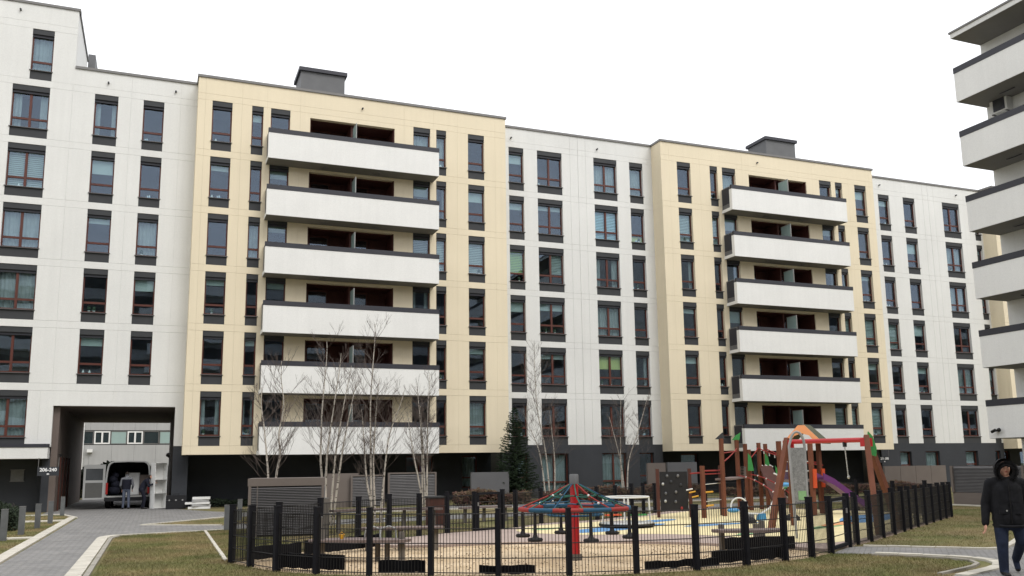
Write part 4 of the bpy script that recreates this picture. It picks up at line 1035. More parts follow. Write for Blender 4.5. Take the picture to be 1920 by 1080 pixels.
for q in TW[:2]: p('slide_cheek', MB().bar(q + Vector((.03, -.08, .85)), q + Vector((.05, -.08, 1.45)), .07, .12), M['orange_dk'])
sl = []; ds = Vector((.95, -.31, 0)).normalized(); sn = Vector((.31, .95, 0))
S0 = Vector((20.0, 23.35, 1.22)); prof = [(0, 0), (.35, -.18), (.8, -.52), (1.2, -.82), (1.5, -.97), (1.85, -1.0)]
vs = []; fs = []
for u, dz in prof:
    c = S0 + ds * u + Vector((0, 0, dz))
    for o_, zz in ((-.27, .16), (-.24, .16), (-.22, .02), (.22, .02), (.24, .16), (.27, .16), (.27, -.05), (-.27, -.05)): vs.append(c + sn * o_ + Vector((0, 0, zz)))
for i in range(len(prof) - 1):
    for k in range(8): fs.append((i * 8 + k, i * 8 + (k + 1) % 8, (i + 1) * 8 + (k + 1) % 8, (i + 1) * 8 + k))
fs += [tuple(range(8)), tuple(range(len(vs) - 1, len(vs) - 9, -1))]
p('slide', MB().add(vs, fs, 0, False), M['purple'])
p('slide_foot', MB().bar(S0 + ds * 1.7 + Vector((0, 0, -1.16)), S0 + ds * 1.7 + Vector((0, 0, -1.05)), .4, .2), M['blue'])
for z in (1.45, 1.75): p('guard_rail', MB().tube([TW[0] + Vector((0, 0, z - .06)), TW[2] + Vector((0, 0, z - .06))], .016, 5), M['wtube'])
# swing
t = thing('swing_frame', 'brown timber swing frame with thick red top beam and green leaf end', 'swing', (15.9, 18.3, Z0)); p = local(t)
TL, TR = Vector((15.60, 19.35, 2.27)), Vector((15.98, 16.95, 2.25))
p('leg', MB().bar((14.60, 18.98, Z0), TL + Vector((-.02, 0, .08)), .12, .16), M['wood']); p('leg', MB().bar((16.0, 19.85, Z0), TL + Vector((.08, .06, .0)), .12, .18), M['wood'])
p('leg', MB().bar((15.52, 16.30, Z0), TR + Vector((-.02, -.04, .10)), .12, .14), M['wood']); p('leg', MB().bar((17.25, 17.38, Z0), TR + Vector((.12, .05, -.06)), .12, .16), M['wood'])
p('top_beam', MB().tube([TL, TR], .062, 10), M['red'])
for q in (TL, TR): p('bracket', MB().obox(q + Vector((0, 0, -.06)), .2, .2, .2), M['red'])
p('leaf_board', MB().extr([(0, .18), (.10, .06), (.17, -.22), (.15, -.42), (.02, -.38), (-.04, -.1)], TR + Vector((.08, .0, .02)), (.93, -.37, 0), (0, 0, 1), .05), M['green'])
q = TL.lerp(TR, .74)
p('swivel', MB().obox(q + Vector((0, 0, -.1)), .09, .05, .12), M['panel'])
for i in range(14): p('chain_link', MB().ell(q + Vector((.003 * i, 0, -.19 - .05 * i)), .013 if i % 2 else .02, .02 if i % 2 else .013, .032, 6, 4), M['steel'])
p('chain_end', MB().ell(q + Vector((.05, 0, -.90)), .035, .035, .045, 8, 5), M['steel'])
# see-saw
t = thing('seesaw', 'curved white tube see-saw with blue seats tilted to the left', 'seesaw', (16.7, 22.0, Z0)); p = local(t)
sd = Vector((.93, -.37, 0)); c0 = Vector((16.62, 22.05, 0))
def sp(u, z): return c0 + sd * u + Vector((0, 0, z))
p('beam', MB().tube([sp(-.75, .36), sp(-.4, .26), sp(0, .24), sp(.30, .42), sp(.52, .85), sp(.72, 1.02)], .035, 7), M['wtube'])
p('hoop', MB().tube([sp(-.62 + .24 * cos(a), .48 + .24 * sin(a)) for a in [pi * i / 10 for i in range(-2, 13)]], .025, 6), M['wtube'])
p('hoop', MB().tube([sp(.45, 1.42), sp(.58, 1.36), sp(.66, 1.25), sp(.68, 1.08)], .025, 6), M['wtube'])
for u, z in ((-.80, .36), (.78, 1.08)): p('seat', MB().ell(sp(u, z), .20, .14, .07, 12, 6), M['blue'])
p('pivot_base', MB().obox(sp(.02, .13), .24, .2, .26, None, 0, .8), M['blue']); p('pivot_base', MB().obox(sp(-.32, .12), .22, .2, .22, None, 0, .8), M['plant'])
for (x, y, lab) in ((15.55, 21.2, 'black rubber dome left of the swing legs'), (17.35, 21.55, 'black rubber dome right of the swing legs')):
    t = thing('rubber_dome', lab, 'dome', (x, y, Z0)); MB().lathe([(.23, 0), (.22, .06), (.18, .13), (.10, .18), (.02, .19)], (0, 0, 0), 18).build('shell', M['rubber'], t)
    MB().lathe([(.25, 0.0), (.25, .012), (.231, .013)], (0, 0, 0), 18).build('rim', M['fence'], t)
# rules board
t = thing('rules_board', 'tall grey rules board in a pale bent tube frame by the gate', 'sign', (13.5, 16.4, 0)); p = local(t)
a_, b_ = Vector((13.36, 16.48, 0)), Vector((13.62, 16.38, 0)); dd = (b_ - a_)
pts = [a_, a_ + Vector((-.04, 0, 1.2)), a_ + Vector((-.06, 0, 2.1))] + [a_.lerp(b_, .5) + dd * (-.5 * 1.17 * cos(x)) + Vector((0, 0, 2.1 + .32 * sin(x))) for x in [pi * i / 8 for i in range(1, 8)]] + [b_ + Vector((.03, 0, 2.1)), b_ + Vector((.02, 0, 1.2)), b_]
p('tube_frame', MB().tube(pts, .030, 8), M['grey_col'])
o = p('board', MB().add([a_ + Vector((-.02, -.01, .86)), b_ + Vector((.0, -.01, .86)), b_ + Vector((.01, -.01, 2.06)), a_ + Vector((-.03, -.01, 2.06)), a_ + Vector((-.02, .02, .86)), b_ + Vector((0, .02, .86)), b_ + Vector((.01, .02, 2.06)), a_ + Vector((-.03, .02, 2.06))],
                       [(0, 1, 2, 3), (7, 6, 5, 4), (0, 4, 5, 1), (1, 5, 6, 2), (2, 6, 7, 3), (3, 7, 4, 0)]), M['rules'])
p('emblem', MB().extr([(.08, 0), (.26, 0), (.26, .2), (.08, .2)], a_ + Vector((0, -.02, .90)), tuple(dd.normalized()), (0, 0, 1), .008), M['softgreen'])
# benches
def bench(name, lab, pts, wd, z, posts, mat='bench'):
    t = thing(name, lab, 'bench', (*pts[0], 0)); p = local(t)
    c = arc_smooth([(x, y, 0) for x, y in pts], 5); n = len(c)
    for r, (s0, s1) in enumerate(((-.5, -.17), (-.16, .16), (.17, .5))):
        m = MB(); vs = []; fs = []
        for i, q in enumerate(c):
            d = Vector(c[min(i + 1, n - 1)]) - Vector(c[max(i - 1, 0)]); d.normalize(); nn = Vector((-d.y, d.x, 0))
            tw = sin(pi * (i + .4) / (n - .2)) ** .4
            for s_, zz in ((s0, z - .05), (s1, z - .05), (s1, z), (s0, z)): vs.append(Vector(q) + nn * wd * s_ * tw + Vector((0, 0, zz)))
        for i in range(n - 1):
            for k in range(4): fs.append((4 * i + k, 4 * i + (k + 1) % 4, 4 * i + 4 + (k + 1) % 4, 4 * i + 4 + k))
        fs += [(3, 2, 1, 0), (4 * n - 4, 4 * n - 3, 4 * n - 2, 4 * n - 1)]
        p('plank', m.add(vs, fs), M[mat])
    for x, y, h in posts: p('post', MB().obox((x, y, h / 2), .085, .085, h), M['post_gr'])
    return t, p
bench('curved_bench', 'tapered plank bench with grey posts behind the fence at right', [(10.10, 14.95), (10.5, 14.75), (11.0, 14.55), (11.45, 14.50)], .55, .47, [(10.42, 15.1, .55), (11.32, 15.2, .52), (11.66, 15.45, .56)])
t, p = bench('curved_bench', 'long curved plank bench across the left of the sandpit', [(2.75, 17.3), (3.3, 17.25), (3.9, 16.9), (4.45, 16.45)], .62, .42, [(3.97, 16.89, .40), (4.12, 16.75, .38), (4.36, 16.60, .55), (3.0, 17.3, .62)])
for u in (3.75, 4.05): p('tube_loop', MB().tube([(u, 17.05, .42), (u + .02, 17.0, .60), (u + .15, 16.95, .64), (u + .26, 16.9, .60), (u + .27, 16.88, .42)], .016, 6), M['grey_col'])
bench('curved_bench', 'second plank bench behind the long curved one', [(4.1, 19.0), (4.7, 18.85), (5.3, 18.6), (5.75, 18.45)], .5, .50, [(4.25, 19.0, .48), (4.9, 18.8, .46), (5.6, 18.5, .48)])
bench('curved_bench', 'brown plank bench round the birches behind the fence', [(4.5, 24.6), (5.5, 24.9), (6.4, 24.6), (7.4, 23.9)], .55, .62, [(4.7, 24.65, .57), (5.6, 24.85, .57), (6.5, 24.5, .57), (7.2, 24.0, .57)])
bench('curved_bench', 'pale plank bench behind the back gate', [(8.9, 26.8), (9.8, 27.1), (10.7, 27.0)], .45, .48, [(9.1, 26.9, .45), (9.8, 27.1, .45), (10.5, 27.05, .45)])
for x, y, h, lab in ((4.0, 22.6, 1.0, 'grey timber post left of the back bench'), (3.02, 17.75, .8, 'grey timber post at the left sandpit edge')):
    t = thing('timber_post', lab, 'post', (x, y, 0)); MB().obox((0, 0, h / 2), .12, .12, h).build('shaft', M['post_gr'], t); MB().obox((0, 0, h + .011), .10, .10, .02).build('cap', M['zinc'], t)
t = thing('toy_bucket', 'small yellow toy left on the long bench', 'toy', (3.35, 17.2, .42)); MB().lathe([(.035, 0), (.05, .08)], (0, 0, 0), 10).build('pail', M['yellow'], t); MB().tube([(-.05, 0, .08), (0, 0, .13), (.05, 0, .08)], .005, 5).build('handle', M['yellow'], t)
t = thing('litter_bin', 'dark brown slatted litter bin by the back fence', 'bin', (7.6, 25.2, 0))
MB().box(-.22, .22, -.22, .22, .05, .85).build('body', M['wood_dk'], t); MB().box(-.25, .25, -.25, .25, .852, .90).build('lid', M['panel'], t)

# ------------------------------------------------------------------ birches
def birch(lab, by, stems, seed, dens=1.0):
    R_ = random.Random(seed)
    bx = sum(s[0][0] for s in stems) / len(stems)
    t = thing('birch_tree', lab, 'tree', (bx, by, 0), 0, 'bare birch clumps'); off = Vector((bx, by, 0))
    tw = MB()
    for st in stems:
        yl = R_.uniform(-.25, .25); lean = R_.uniform(-.05, .05)
        g0 = (st[0][0] + (st[0][0] - st[1][0]) * .3 * (st[0][1] / max(.3, st[1][1] - st[0][1])), 0.0) if st[0][1] > .05 else None
        pts2 = ([g0] if g0 else []) + list(st)
        # leader beyond the measured part
        (xa, za), (xb, zb) = pts2[-2], pts2[-1]
        pts2.append((xb + (xb - xa) * .35 + R_.uniform(-.05, .05), zb + .55))
        ztop = pts2[-1][1]
        c = arc_smooth([(x - bx, yl * .4 + lean * z, z) for x, z in pts2], 5)
        r0 = .044 if ztop > 3.5 else .034
        rad = [max(.006, r0 * (1 - .82 * (q[2] / ztop))) for q in c]
        MB().tube(c, rad, 7).build('stem', M['bark'], t)
        nb = int(14 * dens * ztop / 3.5)
        for i in range(nb):
            f = .30 + .66 * (i + R_.random()) / nb
            z = ztop * f
            j = min(range(len(c)), key=lambda q: abs(c[q][2] - z)); b0 = Vector(c[j])
            az = R_.uniform(0, 2 * pi); L = (1.5 - 1.0 * f) * R_.uniform(.7, 1.4) * (ztop / 4.6) ** .6
            d = Vector((cos(az) * .80, sin(az) * .80, R_.uniform(.45, .95))).normalized()
            pts = [b0]; cur = b0
            for s_ in range(5):
                d = (d + Vector((R_.uniform(-.14, .14), R_.uniform(-.14, .14), .10))).normalized(); cur = cur + d * L / 5; pts.append(cur)
            tw.tube(pts, [.0075, .0062, .005, .004, .0032, .0025], 4, 0, False, False)
            for s_ in range(R_.randint(4, 7)):
                q = pts[R_.randint(1, 4)]; d2 = (d + Vector((R_.uniform(-.8, .8), R_.uniform(-.8, .8), R_.uniform(-.1, .6)))).normalized(); l2 = L * R_.uniform(.25, .55)
                m1 = q + d2 * l2 * .5 + Vector((0, 0, .02)); e1 = q + d2 * l2 + Vector((R_.uniform(-.04, .04), R_.uniform(-.04, .04), .05))
                tw.tube([q, m1, e1], [.0038, .003, .0022], 3, 0, False, False)
                for _ in range(2):
                    d3 = (d2 + Vector((R_.uniform(-.7, .7), R_.uniform(-.7, .7), R_.uniform(0, .5)))).normalized()
                    tw.tube([m1, m1 + d3 * l2 * .55], [.0026, .0018], 3, 0, False, False)
    o = tw.build('crown', M['twig'], t)
birch('two-stemmed birch rising behind the ventilation box', 26.4, [[(3.01, 1.51), (2.95, 2.13), (2.86, 2.94), (2.77, 3.54)], [(3.24, 1.51), (3.33, 2.13), (3.28, 2.74), (3.39, 3.55), (3.3, 4.3)]], 1, 1.35)
birch('four-stemmed birch just right of the ventilation box', 27.9, [[(4.91, .53), (4.81, 1.55), (4.77, 2.15), (4.8, 3.57), (4.92, 5.2)], [(4.9, .58), (4.91, 2.09), (5.07, 3.57), (5.22, 4.75)], [(5.1, .63), (5.19, 2.03), (5.41, 3.58), (5.56, 4.4)], [(5.21, .62), (5.31, 1.49), (5.43, 2.47), (5.68, 3.86)]], 2, 1.0)
birch('tallest birch clump in the middle of the lower balcony', 28.6, [[(6.48, .62), (6.33, 1.35), (6.19, 3.06)], [(6.5, .56), (6.46, 2.14), (6.44, 3.92), (6.56, 5.9)], [(6.6, .56), (6.55, 1.91), (6.6, 3.06), (6.67, 4.1)], [(6.86, .55), (6.99, 1.91), (7.13, 2.83), (7.48, 3.76)]], 3, 1.1)
birch('birch clump at the right end of the left balconies', 34.5, [[(9.81, .68), (9.47, 2.28), (9.3, 3.2)], [(9.88, .54), (9.84, 2.63), (9.68, 4.4)], [(9.99, .26), (9.87, 2.63), (9.8, 3.6)], [(10.1, .81), (10.17, 4.05), (10.24, 5.0)]], 4, 1.2)
birch('birch clump standing right of the spruce', 40.0, [[(17.64, .3), (17.39, 2.35), (16.76, 3.89)], [(17.83, .39), (17.62, 2.42), (17.21, 4.36), (17.1, 6.0), (17.05, 7.0)], [(18.09, .42), (18.12, 2.01), (17.94, 3.83)]], 5, 1.3)
birch('rightmost birch between two wide ground floor windows', 39.0, [[(21.37, .0), (21.33, 1.97), (21.47, 4.5)], [(21.52, .1), (21.63, 1.83), (22.15, 3.19), (22.61, 4.5)], [(21.35, .63), (21.21, 1.97), (20.85, 3.52)]], 6, 1.3)

# ------------------------------------------------------------------ spruce, hedges, shrub
def leaf_quads(mb, c, n, rx, ry, rz, size, R_, flat=False):
    for _ in range(n):
        while True:
            x, y, z = R_.uniform(-1, 1), R_.uniform(-1, 1), R_.uniform(-1, 1)
            if x * x + y * y + z * z < 1 or flat: break
        p0 = Vector(c) + Vector((x * rx, y * ry, z * rz))
        u = Vector((R_.uniform(-1, 1), R_.uniform(-1, 1), R_.uniform(-1, 1))).normalized(); v_ = u.cross(Vector((R_.uniform(-1, 1), R_.uniform(-1, 1), R_.uniform(-1, 1)))).normalized()
        s = size * R_.uniform(.6, 1.3)
        mb.add([p0 - u * s, p0 + v_ * s * .5, p0 + u * s, p0 - v_ * s * .5], [(0, 1, 2, 3)])
def spruce():
    R_ = random.Random(5); t = thing('spruce_tree', 'dark green spruce standing before the block between the birches', 'tree', (16.58, 41.3, 0))
    H = 4.62
    MB().tube([(0, 0, 0), (0, 0, 2), (0.01, 0, H)], [.07, .045, .008], 7).build('trunk', M['twig'], t)
    m = MB(); wood = MB()
    z = .35
    while z < H - .05:
        f = z / H; rad = (1.32 * (1 - f) ** .85 + .06) * (1.0 if z > .7 else .85)
        n = max(5, int(13 - 7 * f))
        for i in range(n):
            a = 2 * pi * i / n + R_.uniform(-.3, .3); L = rad * R_.uniform(.72, 1.15)
            d = Vector((cos(a), sin(a), 0)); side = Vector((-sin(a), cos(a), 0))
            ns = max(4, int(L / .055))
            rise = .35 * f
            for s in range(1, ns + 1):
                u = s / ns; zz = z - .22 * L * u * (1 - .75 * u) * 1.6 + rise * L * u + R_.uniform(-.015, .015)
                q = d * (L * u) + Vector((0, 0, zz)); w_ = .20 * (1 - u * .75) * min(1, L * 1.6)
                for sgn in (-1, 1):
                    for tt in range(2):
                        e = q + side * sgn * w_ * R_.uniform(.5, 1.1) + d * R_.uniform(.02, .11) + Vector((0, 0, R_.uniform(-.07, .035)))
                        k = (e - q).cross(Vector((0, 0, 1))).normalized() * R_.uniform(.012, .022)
                        m.add([q - k, q + k, e], [(0, 1, 2)])
                        m.add([q + Vector((0, 0, .02)), q - Vector((0, 0, .02)), e + Vector((0, 0, -.03))], [(0, 1, 2)])
                e = q + d * .08 + Vector((0, 0, R_.uniform(-.02, .06))); m.add([q - side * .02, q + side * .02, e], [(0, 1, 2)])
        z += .095 + .03 * R_.random()
    m.build('crown', M['needle'], t)
spruce()
def hedge(name, lab, x0, x1, y, h, dpt, key, n, seed, size=.05, cat='hedge'):
    R_ = random.Random(seed); t = thing(name, lab, cat, ((x0 + x1) / 2, y, 0)); m = MB(); L = x1 - x0
    for i in range(n):
        x = R_.uniform(-L / 2, L / 2); top = h * (.78 + .22 * sin(x * 2.1 + seed) * sin(x * .7 + 1.3)) + R_.uniform(-.08, .08)
        z = top * R_.random() ** .55; yy = R_.uniform(-dpt / 2, dpt / 2)
        p0 = Vector((x, yy, z)); u = Vector((R_.uniform(-1, 1), R_.uniform(-1, 1), R_.uniform(-1, 1))).normalized(); v_ = u.orthogonal().normalized(); s = size * R_.uniform(.6, 1.4)
        m.add([p0 - u * s, p0 + v_ * s * .55, p0 + u * s, p0 - v_ * s * .55], [(0, 1, 2, 3)])
    m.build('foliage', M[key], t)
    st = MB()
    for i in range(int(L * 5)):
        x = R_.uniform(-L / 2, L / 2); yy = R_.uniform(-dpt / 3, dpt / 3)
        st.tube([(x, yy, 0), (x + R_.uniform(-.1, .1), yy, h * .5), (x + R_.uniform(-.2, .2), yy, h * R_.uniform(.7, 1.0))], [.012, .008, .004], 4, 0, False, False)
    st.build('branches', M['twig'], t)
hedge('barberry_hedge', 'reddish low hedge behind the playground left of the spruce', 12.5, 16.0, 38.3, .72, .9, 'hedge', 5200, 3, .07)
hedge('barberry_hedge', 'reddish low hedge along the terraces right of the spruce', 17.0, 25.5, 38.6, .78, .9, 'hedge', 11000, 4, .07)
hedge('barberry_hedge', 'low brown hedge at the terraces behind the swing', 27.0, 40.0, 38.6, .6, .9, 'hedge', 9000, 7, .07)
hedge('evergreen_shrub', 'dark evergreen shrub at the left frame edge behind the bollards', -4.9, -3.75, 31.2, .95, 1.1, 'shrub', 4200, 9, .05, 'shrub')
hedge('evergreen_hedge', 'tall dark hedge beyond the passage behind the van', -7.5, 2.5, 62.5, 2.35, 1.2, 'shrub', 15000, 21, .10)
hedge('evergreen_shrub', 'low dark planting at the foot of the charcoal wall by the passage', 1.8, 6.5, 44.9, .4, .8, 'shrub', 2600, 12, .06, 'shrub')

# ------------------------------------------------------------------ van with open rear doors
van = thing('delivery_van', 'white delivery van in the passage with its rear doors open', 'van', (-1.14, 45.95, 0))
prof = [(.97, .38), (.99, .75), (.985, 1.25), (.945, 1.75), (.90, 2.02), (.82, 2.14), (.70, 2.19), (0, 2.21)]
ring = prof + [(-x, z) for x, z in prof[-2::-1]]
inn = [(x * .93, .60 if i in (0, len(ring) - 1) else z - .055) for i, (x, z) in enumerate(ring)]
vs = []; fs = []; n = len(ring)
for y, s, dz in ((0, 1, 0), (4.0, 1, 0), (4.9, .93, 0)): vs += [(x * s, y, z) for x, z in ring]
for i in range(2):
    for k in range(n - 1): fs.append((i * n + k, i * n + k + 1, (i + 1) * n + k + 1, (i + 1) * n + k))
body = MB().add(vs, fs, 0, True)
vi = [(x, .0, z) for x, z in ring] + [(x, .0, z) for x, z in inn]
body.add(vi, [(k, n + k, n + k + 1, k + 1) for k in range(n - 1)], 0)
body.add([(x * .93, 4.9, z) for x, z in ring], [tuple(range(n))], 0)
body.box(-.97, .97, .02, 5.3, .36, .42)
body.build('body', M['van'], van)
vi = []
for y in (0.0, 3.0): vi += [(x, y, z) for x, z in inn]
MB().add(vi, [(k, k + 1, n + k + 1, n + k) for k in range(n - 1)] + [tuple(range(n, 2 * n))], 0).box(-.90, .90, .03, 3.0, .54, .60).build('cargo_lining', M['van_in'], van)
MB().box(-.95, .95, 4.9, 5.7, .42, 1.15).add([(-.85, 4.9, 1.15), (.85, 4.9, 1.15), (.85, 5.7, 1.15), (-.85, 5.7, 1.15), (-.8, 4.91, 1.3), (.8, 4.91, 1.3)], [(0, 1, 5, 4), (1, 2, 5), (2, 3, 4, 5), (3, 0, 4)]).build('bonnet', M['van'], van)
MB().box(-.98, .98, -.12, -.003, .36, .53).build('bumper', M['toolbox'], van)
MB().box(-.90, .90, -.05, -.004, .535, .60).build('load_sill', M['steel'], van)
for s in (-1, 1):
    MB().box(.90 * s - .045, .90 * s + .045, -.03, -.001, .68, 1.20).build('tail_light', M['tail'], van)
    for y in (.95, 4.35):
        wv = MB().lathe([(.34, -.11), (.36, -.06), (.36, .06), (.34, .11)], (0, 0, 0), 20).build('wheel', M['rubber'], van, (.86 * s, y, .36)); wv.rotation_euler = (0, pi / 2, 0)
        MB().lathe([(.20, -.125), (.21, .125)], (0, 0, 0), 16).build('rim', M['zinc'], wv)
def van_door(name, hinge, ang):
    d = obj(name, None, van, hinge, ang)
    # local x from hinge outwards, the face towards -y is the inside
    W_ = .92
    fr = MB()
    fr.box(.0, .10, -.03, .03, .45, 2.05).box(W_ - .09, W_, -.03, .03, .45, 2.02).box(.10, W_ - .09, -.03, .03, .45, .53).box(.10, W_ - .09, -.03, .03, 1.86, 2.05).box(.10, W_ - .09, -.03, .03, 1.22, 1.33)
    f = fr.mesh('door', M['van'])
    d.data if False else None
    o = obj('door', f, van, hinge, ang)
    bpy.data.objects.remove(d)
    MB().box(.101, W_ - .091, -.012, .012, 1.331, 1.859).build('door_window', M['van_in'], o)
    MB().box(.101, W_ - .091, -.012, .026, .531, 1.219).build('door_board', M['van_panel'], o)
    MB().box(.16, W_ - .16, -.036, -.031, 1.90, 1.95).build('door_vent', M['van_in'], o)
    return o
van_door('door', (-.99, -.02, 0), pi + radians(9))
van_door('door', (.99, -.02, 0), radians(-82))
# load
t = thing('white_cupboard', 'white cupboard standing inside the van behind the man', 'cupboard', (-.98, 47.0, .60)); MB().box(-.32, .32, 0, .5, 0, 1.05).build('carcass', M['laminate'], t); MB().box(-.30, -.005, -.02, -.002, .02, 1.03).box(.005, .30, -.02, -.002, .02, 1.03).build('doors', M['laminate'], t)
t = thing('moving_blanket', 'dark blue moving blanket bundle at the left inside the van', 'blanket', (-1.75, 46.6, .60)); bl = MB()
for q, r in (((0, 0, .22), (.27, .3, .24)), ((.05, .02, .50), (.22, .26, .22)), ((-.06, 0, .74), (.20, .22, .20)), ((.04, .03, .94), (.15, .18, .14))): bl.ell(q, *r, 10, 7)
bl.build('bundle', M['navy'], t)
t = thing('cardboard_sheet', 'beige board standing at the right inside the van', 'board', (-.42, 46.8, .60)); MB().box(-.22, .22, 0, .06, 0, .95).build('sheet', M['soffit'], t)
# furniture outside
t = thing('shelf_unit', 'tall white open shelf unit stood upright beside the van', 'shelf', (.20, 44.75, 0)); t.rotation_euler = (0, 0, radians(28)); 
MB().box(-.30, -.28, -.20, .20, .02, 2.10).build('side_panel', M['laminate'], t); MB().box(.28, .30, -.20, .20, .02, 2.10).build('side_panel', M['laminate'], t)
MB().box(-.28, .28, .18, .198, .02, 2.10).build('back_panel', M['laminate'], t)
for z in (.03, .70, 1.32, 2.08): MB().box(-.279, .279, -.198, .179, z, z + .02).build('shelf_board', M['laminate'], t)
t = thing('tool_case', 'black tool case with pale latches on the paving', 'case', (.95, 43.7, 0))
MB().box(-.42, .42, -.16, .16, .02, .40).build('lower_case', M['toolbox'], t); MB().box(-.42, .42, -.16, .16, .41, .62).build('lid', M['toolbox'], t)
for x in (-.28, 0, .28): MB().box(x - .03, x + .03, -.175, -.161, .38, .44).build('latch', M['grey_col'], t)
MB().tube([(-.12, 0, .62), (-.12, 0, .68), (.12, 0, .68), (.12, 0, .62)], .018, 6).build('handle', M['toolbox'], t)
R_ = random.Random(8)
for i, (dx_, ln, dz) in enumerate(((0, .95, .11), (.06, .8, .10), (-.08, 1.05, .10), (.04, .7, .11), (.08, .75, .12))):
    z = sum(q[2] for q in ((0, .95, .11), (.06, .8, .10), (-.08, 1.05, .10), (.04, .7, .11), (.08, .75, .12))[:i])
    t = tag(MB().obox((0, 0, dz / 2 - .004), ln, .42, dz - .012).build('furniture_board', M['laminate'] if i % 2 == 0 else M['farpanel']), 'white board bundle, %s of the stack beside the tool case' % ('lowest', 'second lowest', 'middle', 'second highest', 'top')[i], 'board', 'stacked furniture boards')
    t.location = (1.95 + dx_, 43.3, z + .005); t.rotation_euler = (0, 0, R_.uniform(-.15, .15))

# ------------------------------------------------------------------ people
def capsules(mb, L):
    for c in L:
        p0, p1, r0, r1 = Vector(c[0]), Vector(c[1]), c[2], c[3]
        fl = c[4] if len(c) > 4 else 1.0          # depth squash along y
        mb.tube([p0, p0.lerp(p1, .5), p1], [r0, (r0 + r1) / 2, r1], 12)
        mb.ell(p0, r0, r0, r0, 12, 8); mb.ell(p1, r1, r1, r1, 12, 8)
def body_mesh(L, ells, vox, region, mats):
    mb = MB(); capsules(mb, L)
    for c, rx, ry, rz in ells: mb.ell(c, rx, ry, rz, 14, 10)
    o = mb.build('tmp', mats[0])
    r = o.modifiers.new('r', 'REMESH'); r.mode = 'VOXEL'; r.voxel_size = vox; r.use_smooth_shade = True
    s = o.modifiers.new('s', 'SMOOTH'); s.factor = .5; s.iterations = 5
    dg = bpy.context.evaluated_depsgraph_get(); me = bpy.data.meshes.new_from_object(o.evaluated_get(dg))
    bpy.data.objects.remove(o)
    me.materials.clear()
    for m in mats: me.materials.append(m)
    mi = [region(pl.center) for pl in me.polygons]
    me.polygons.foreach_set('material_index', mi); me.polygons.foreach_set('use_smooth', [True] * len(mi)); me.update()
    return me
def hand(parent, wrist, d, side, mat):
    """palm and five bent fingers hanging along d from the wrist"""
    w_ = Vector(wrist); d = Vector(d).normalized(); sx = Vector((0, -1, 0)) ; sx = (sx - d * sx.dot(d)).normalized(); nx = d.cross(sx)
    m = MB(); rot = Matrix((sx, nx, d)).transposed()
    m.ell(w_ + d * .05, .042, .020, .055, 10, 7, 0, rot)
    for i, (o_, l) in enumerate(((-.030, .062), (-.010, .074), (.010, .078), (.030, .070))):
        a = w_ + d * .088 + sx * o_; b = a + d * l * .5 + nx * .008 * side; c = a + d * l * .85 + nx * .030 * side
        m.tube([a, b, c], [.0095, .0088, .007], 6); m.ell(c, .007, .007, .007, 6, 4)
    a = w_ + d * .03 + sx * .036; b = a + d * .035 + sx * .022; c = b + d * .032 + sx * .004 + nx * .012 * side
    m.tube([a, b, c], [.012, .0105, .008], 6); m.ell(c, .008, .008, .008, 6, 4)
    return m.build('hand', mat, parent)

# hooded man walking towards the camera (local: -y is where he faces, +x is the right of the picture)
man = thing('person', 'man in a black hooded winter jacket and blue jeans walking at the right', 'person', (12.22, 10.12, -.02), -radians(36))
hip = .92
L = [((-.11, 0, .95), (-.145, -.10, .50), .120, .088), ((-.145, -.10, .50), (-.155, -.10, .09), .084, .066), ((-.14, -.10, .06), (-.145, -.27, .045), .048, .042),
     ((.11, 0, .95), (.145, -.03, .53), .120, .088), ((.145, -.03, .53), (.14, .34, .24), .082, .064), ((.14, .37, .20), (.14, .30, .08), .048, .042),
     ((-.05, 0, .86), (0, 0, 1.12), .185, .17), ((.05, 0, .86), (0, 0, 1.12), .185, .17), ((0, 0, 1.12), (0, 0, 1.36), .175, .165), ((-.14, 0, 1.40), (.14, 0, 1.40), .095, .095),
     ((-.07, 0, .95), (-.07, -.01, 1.3), .16, .15), ((.07, 0, .95), (.07, -.01, 1.3), .16, .15),
     ((-.215, 0, 1.40), (-.295, .03, 1.09), .082, .074), ((-.295, .03, 1.09), (-.335, -.03, .80), .072, .056),
     ((.215, 0, 1.40), (.30, .06, 1.10), .082, .074), ((.30, .06, 1.10), (.31, -.04, .84), .072, .056),
     ((0, .01, 1.42), (0, -.02, 1.55), .070, .060)]
E_ = [((0, -.035, 1.62), .078, .095, .115), ((0, -.125, 1.610), .016, .024, .026), ((0, -.075, 1.545), .045, .045, .035), ((0, -.115, 1.573), .030, .016, .012)]
def reg(c):
    if c.z < .085: return 3
    if c.z < .74 + .01 * sin(c.x * 40): return 1 if abs(c.x) < .27 else 0
    if c.z > 1.49 and c.y < -.02: return 2
    return 0
me = body_mesh(L, E_, .011, reg, [M['jacket'], M['jeans'], M['skin'], M['shoe']])
bo = obj('body', me, man)
# hood with fur brim
hd = MB()
vs = []; fs = []; nA, nB = 20, 8
for j in range(nB + 1):
    u = j / nB
    for i in range(nA):
        a = 2 * pi * i / nA
        rx = .150 * (cos(u * pi / 2 * .96)) ** .55 + .002; rz = .172 * (cos(u * pi / 2 * .96)) ** .55 + .002
        zc = 1.605 + .02 * u
        vs.append((rx * cos(a), -.085 + .26 * sin(u * pi / 2) , zc + rz * sin(a) - (.03 if sin(a) < -.6 else 0)))
for j in range(nB):
    for i in range(nA): fs.append((j * nA + i, j * nA + (i + 1) % nA, (j + 1) * nA + (i + 1) % nA, (j + 1) * nA + i))
hd.add(vs, fs, 0, True); hd.build('hood', M['jacket'], man)
fu = MB(); R_ = random.Random(4)
def rim(a): return Vector((.112 * cos(a), -.130 - .045 * sin(a), 1.575 + .108 * sin(a)))
rimp = [rim(2 * pi * i / 24) for i in range(25)]
fu.tube(rimp, .030, 8)
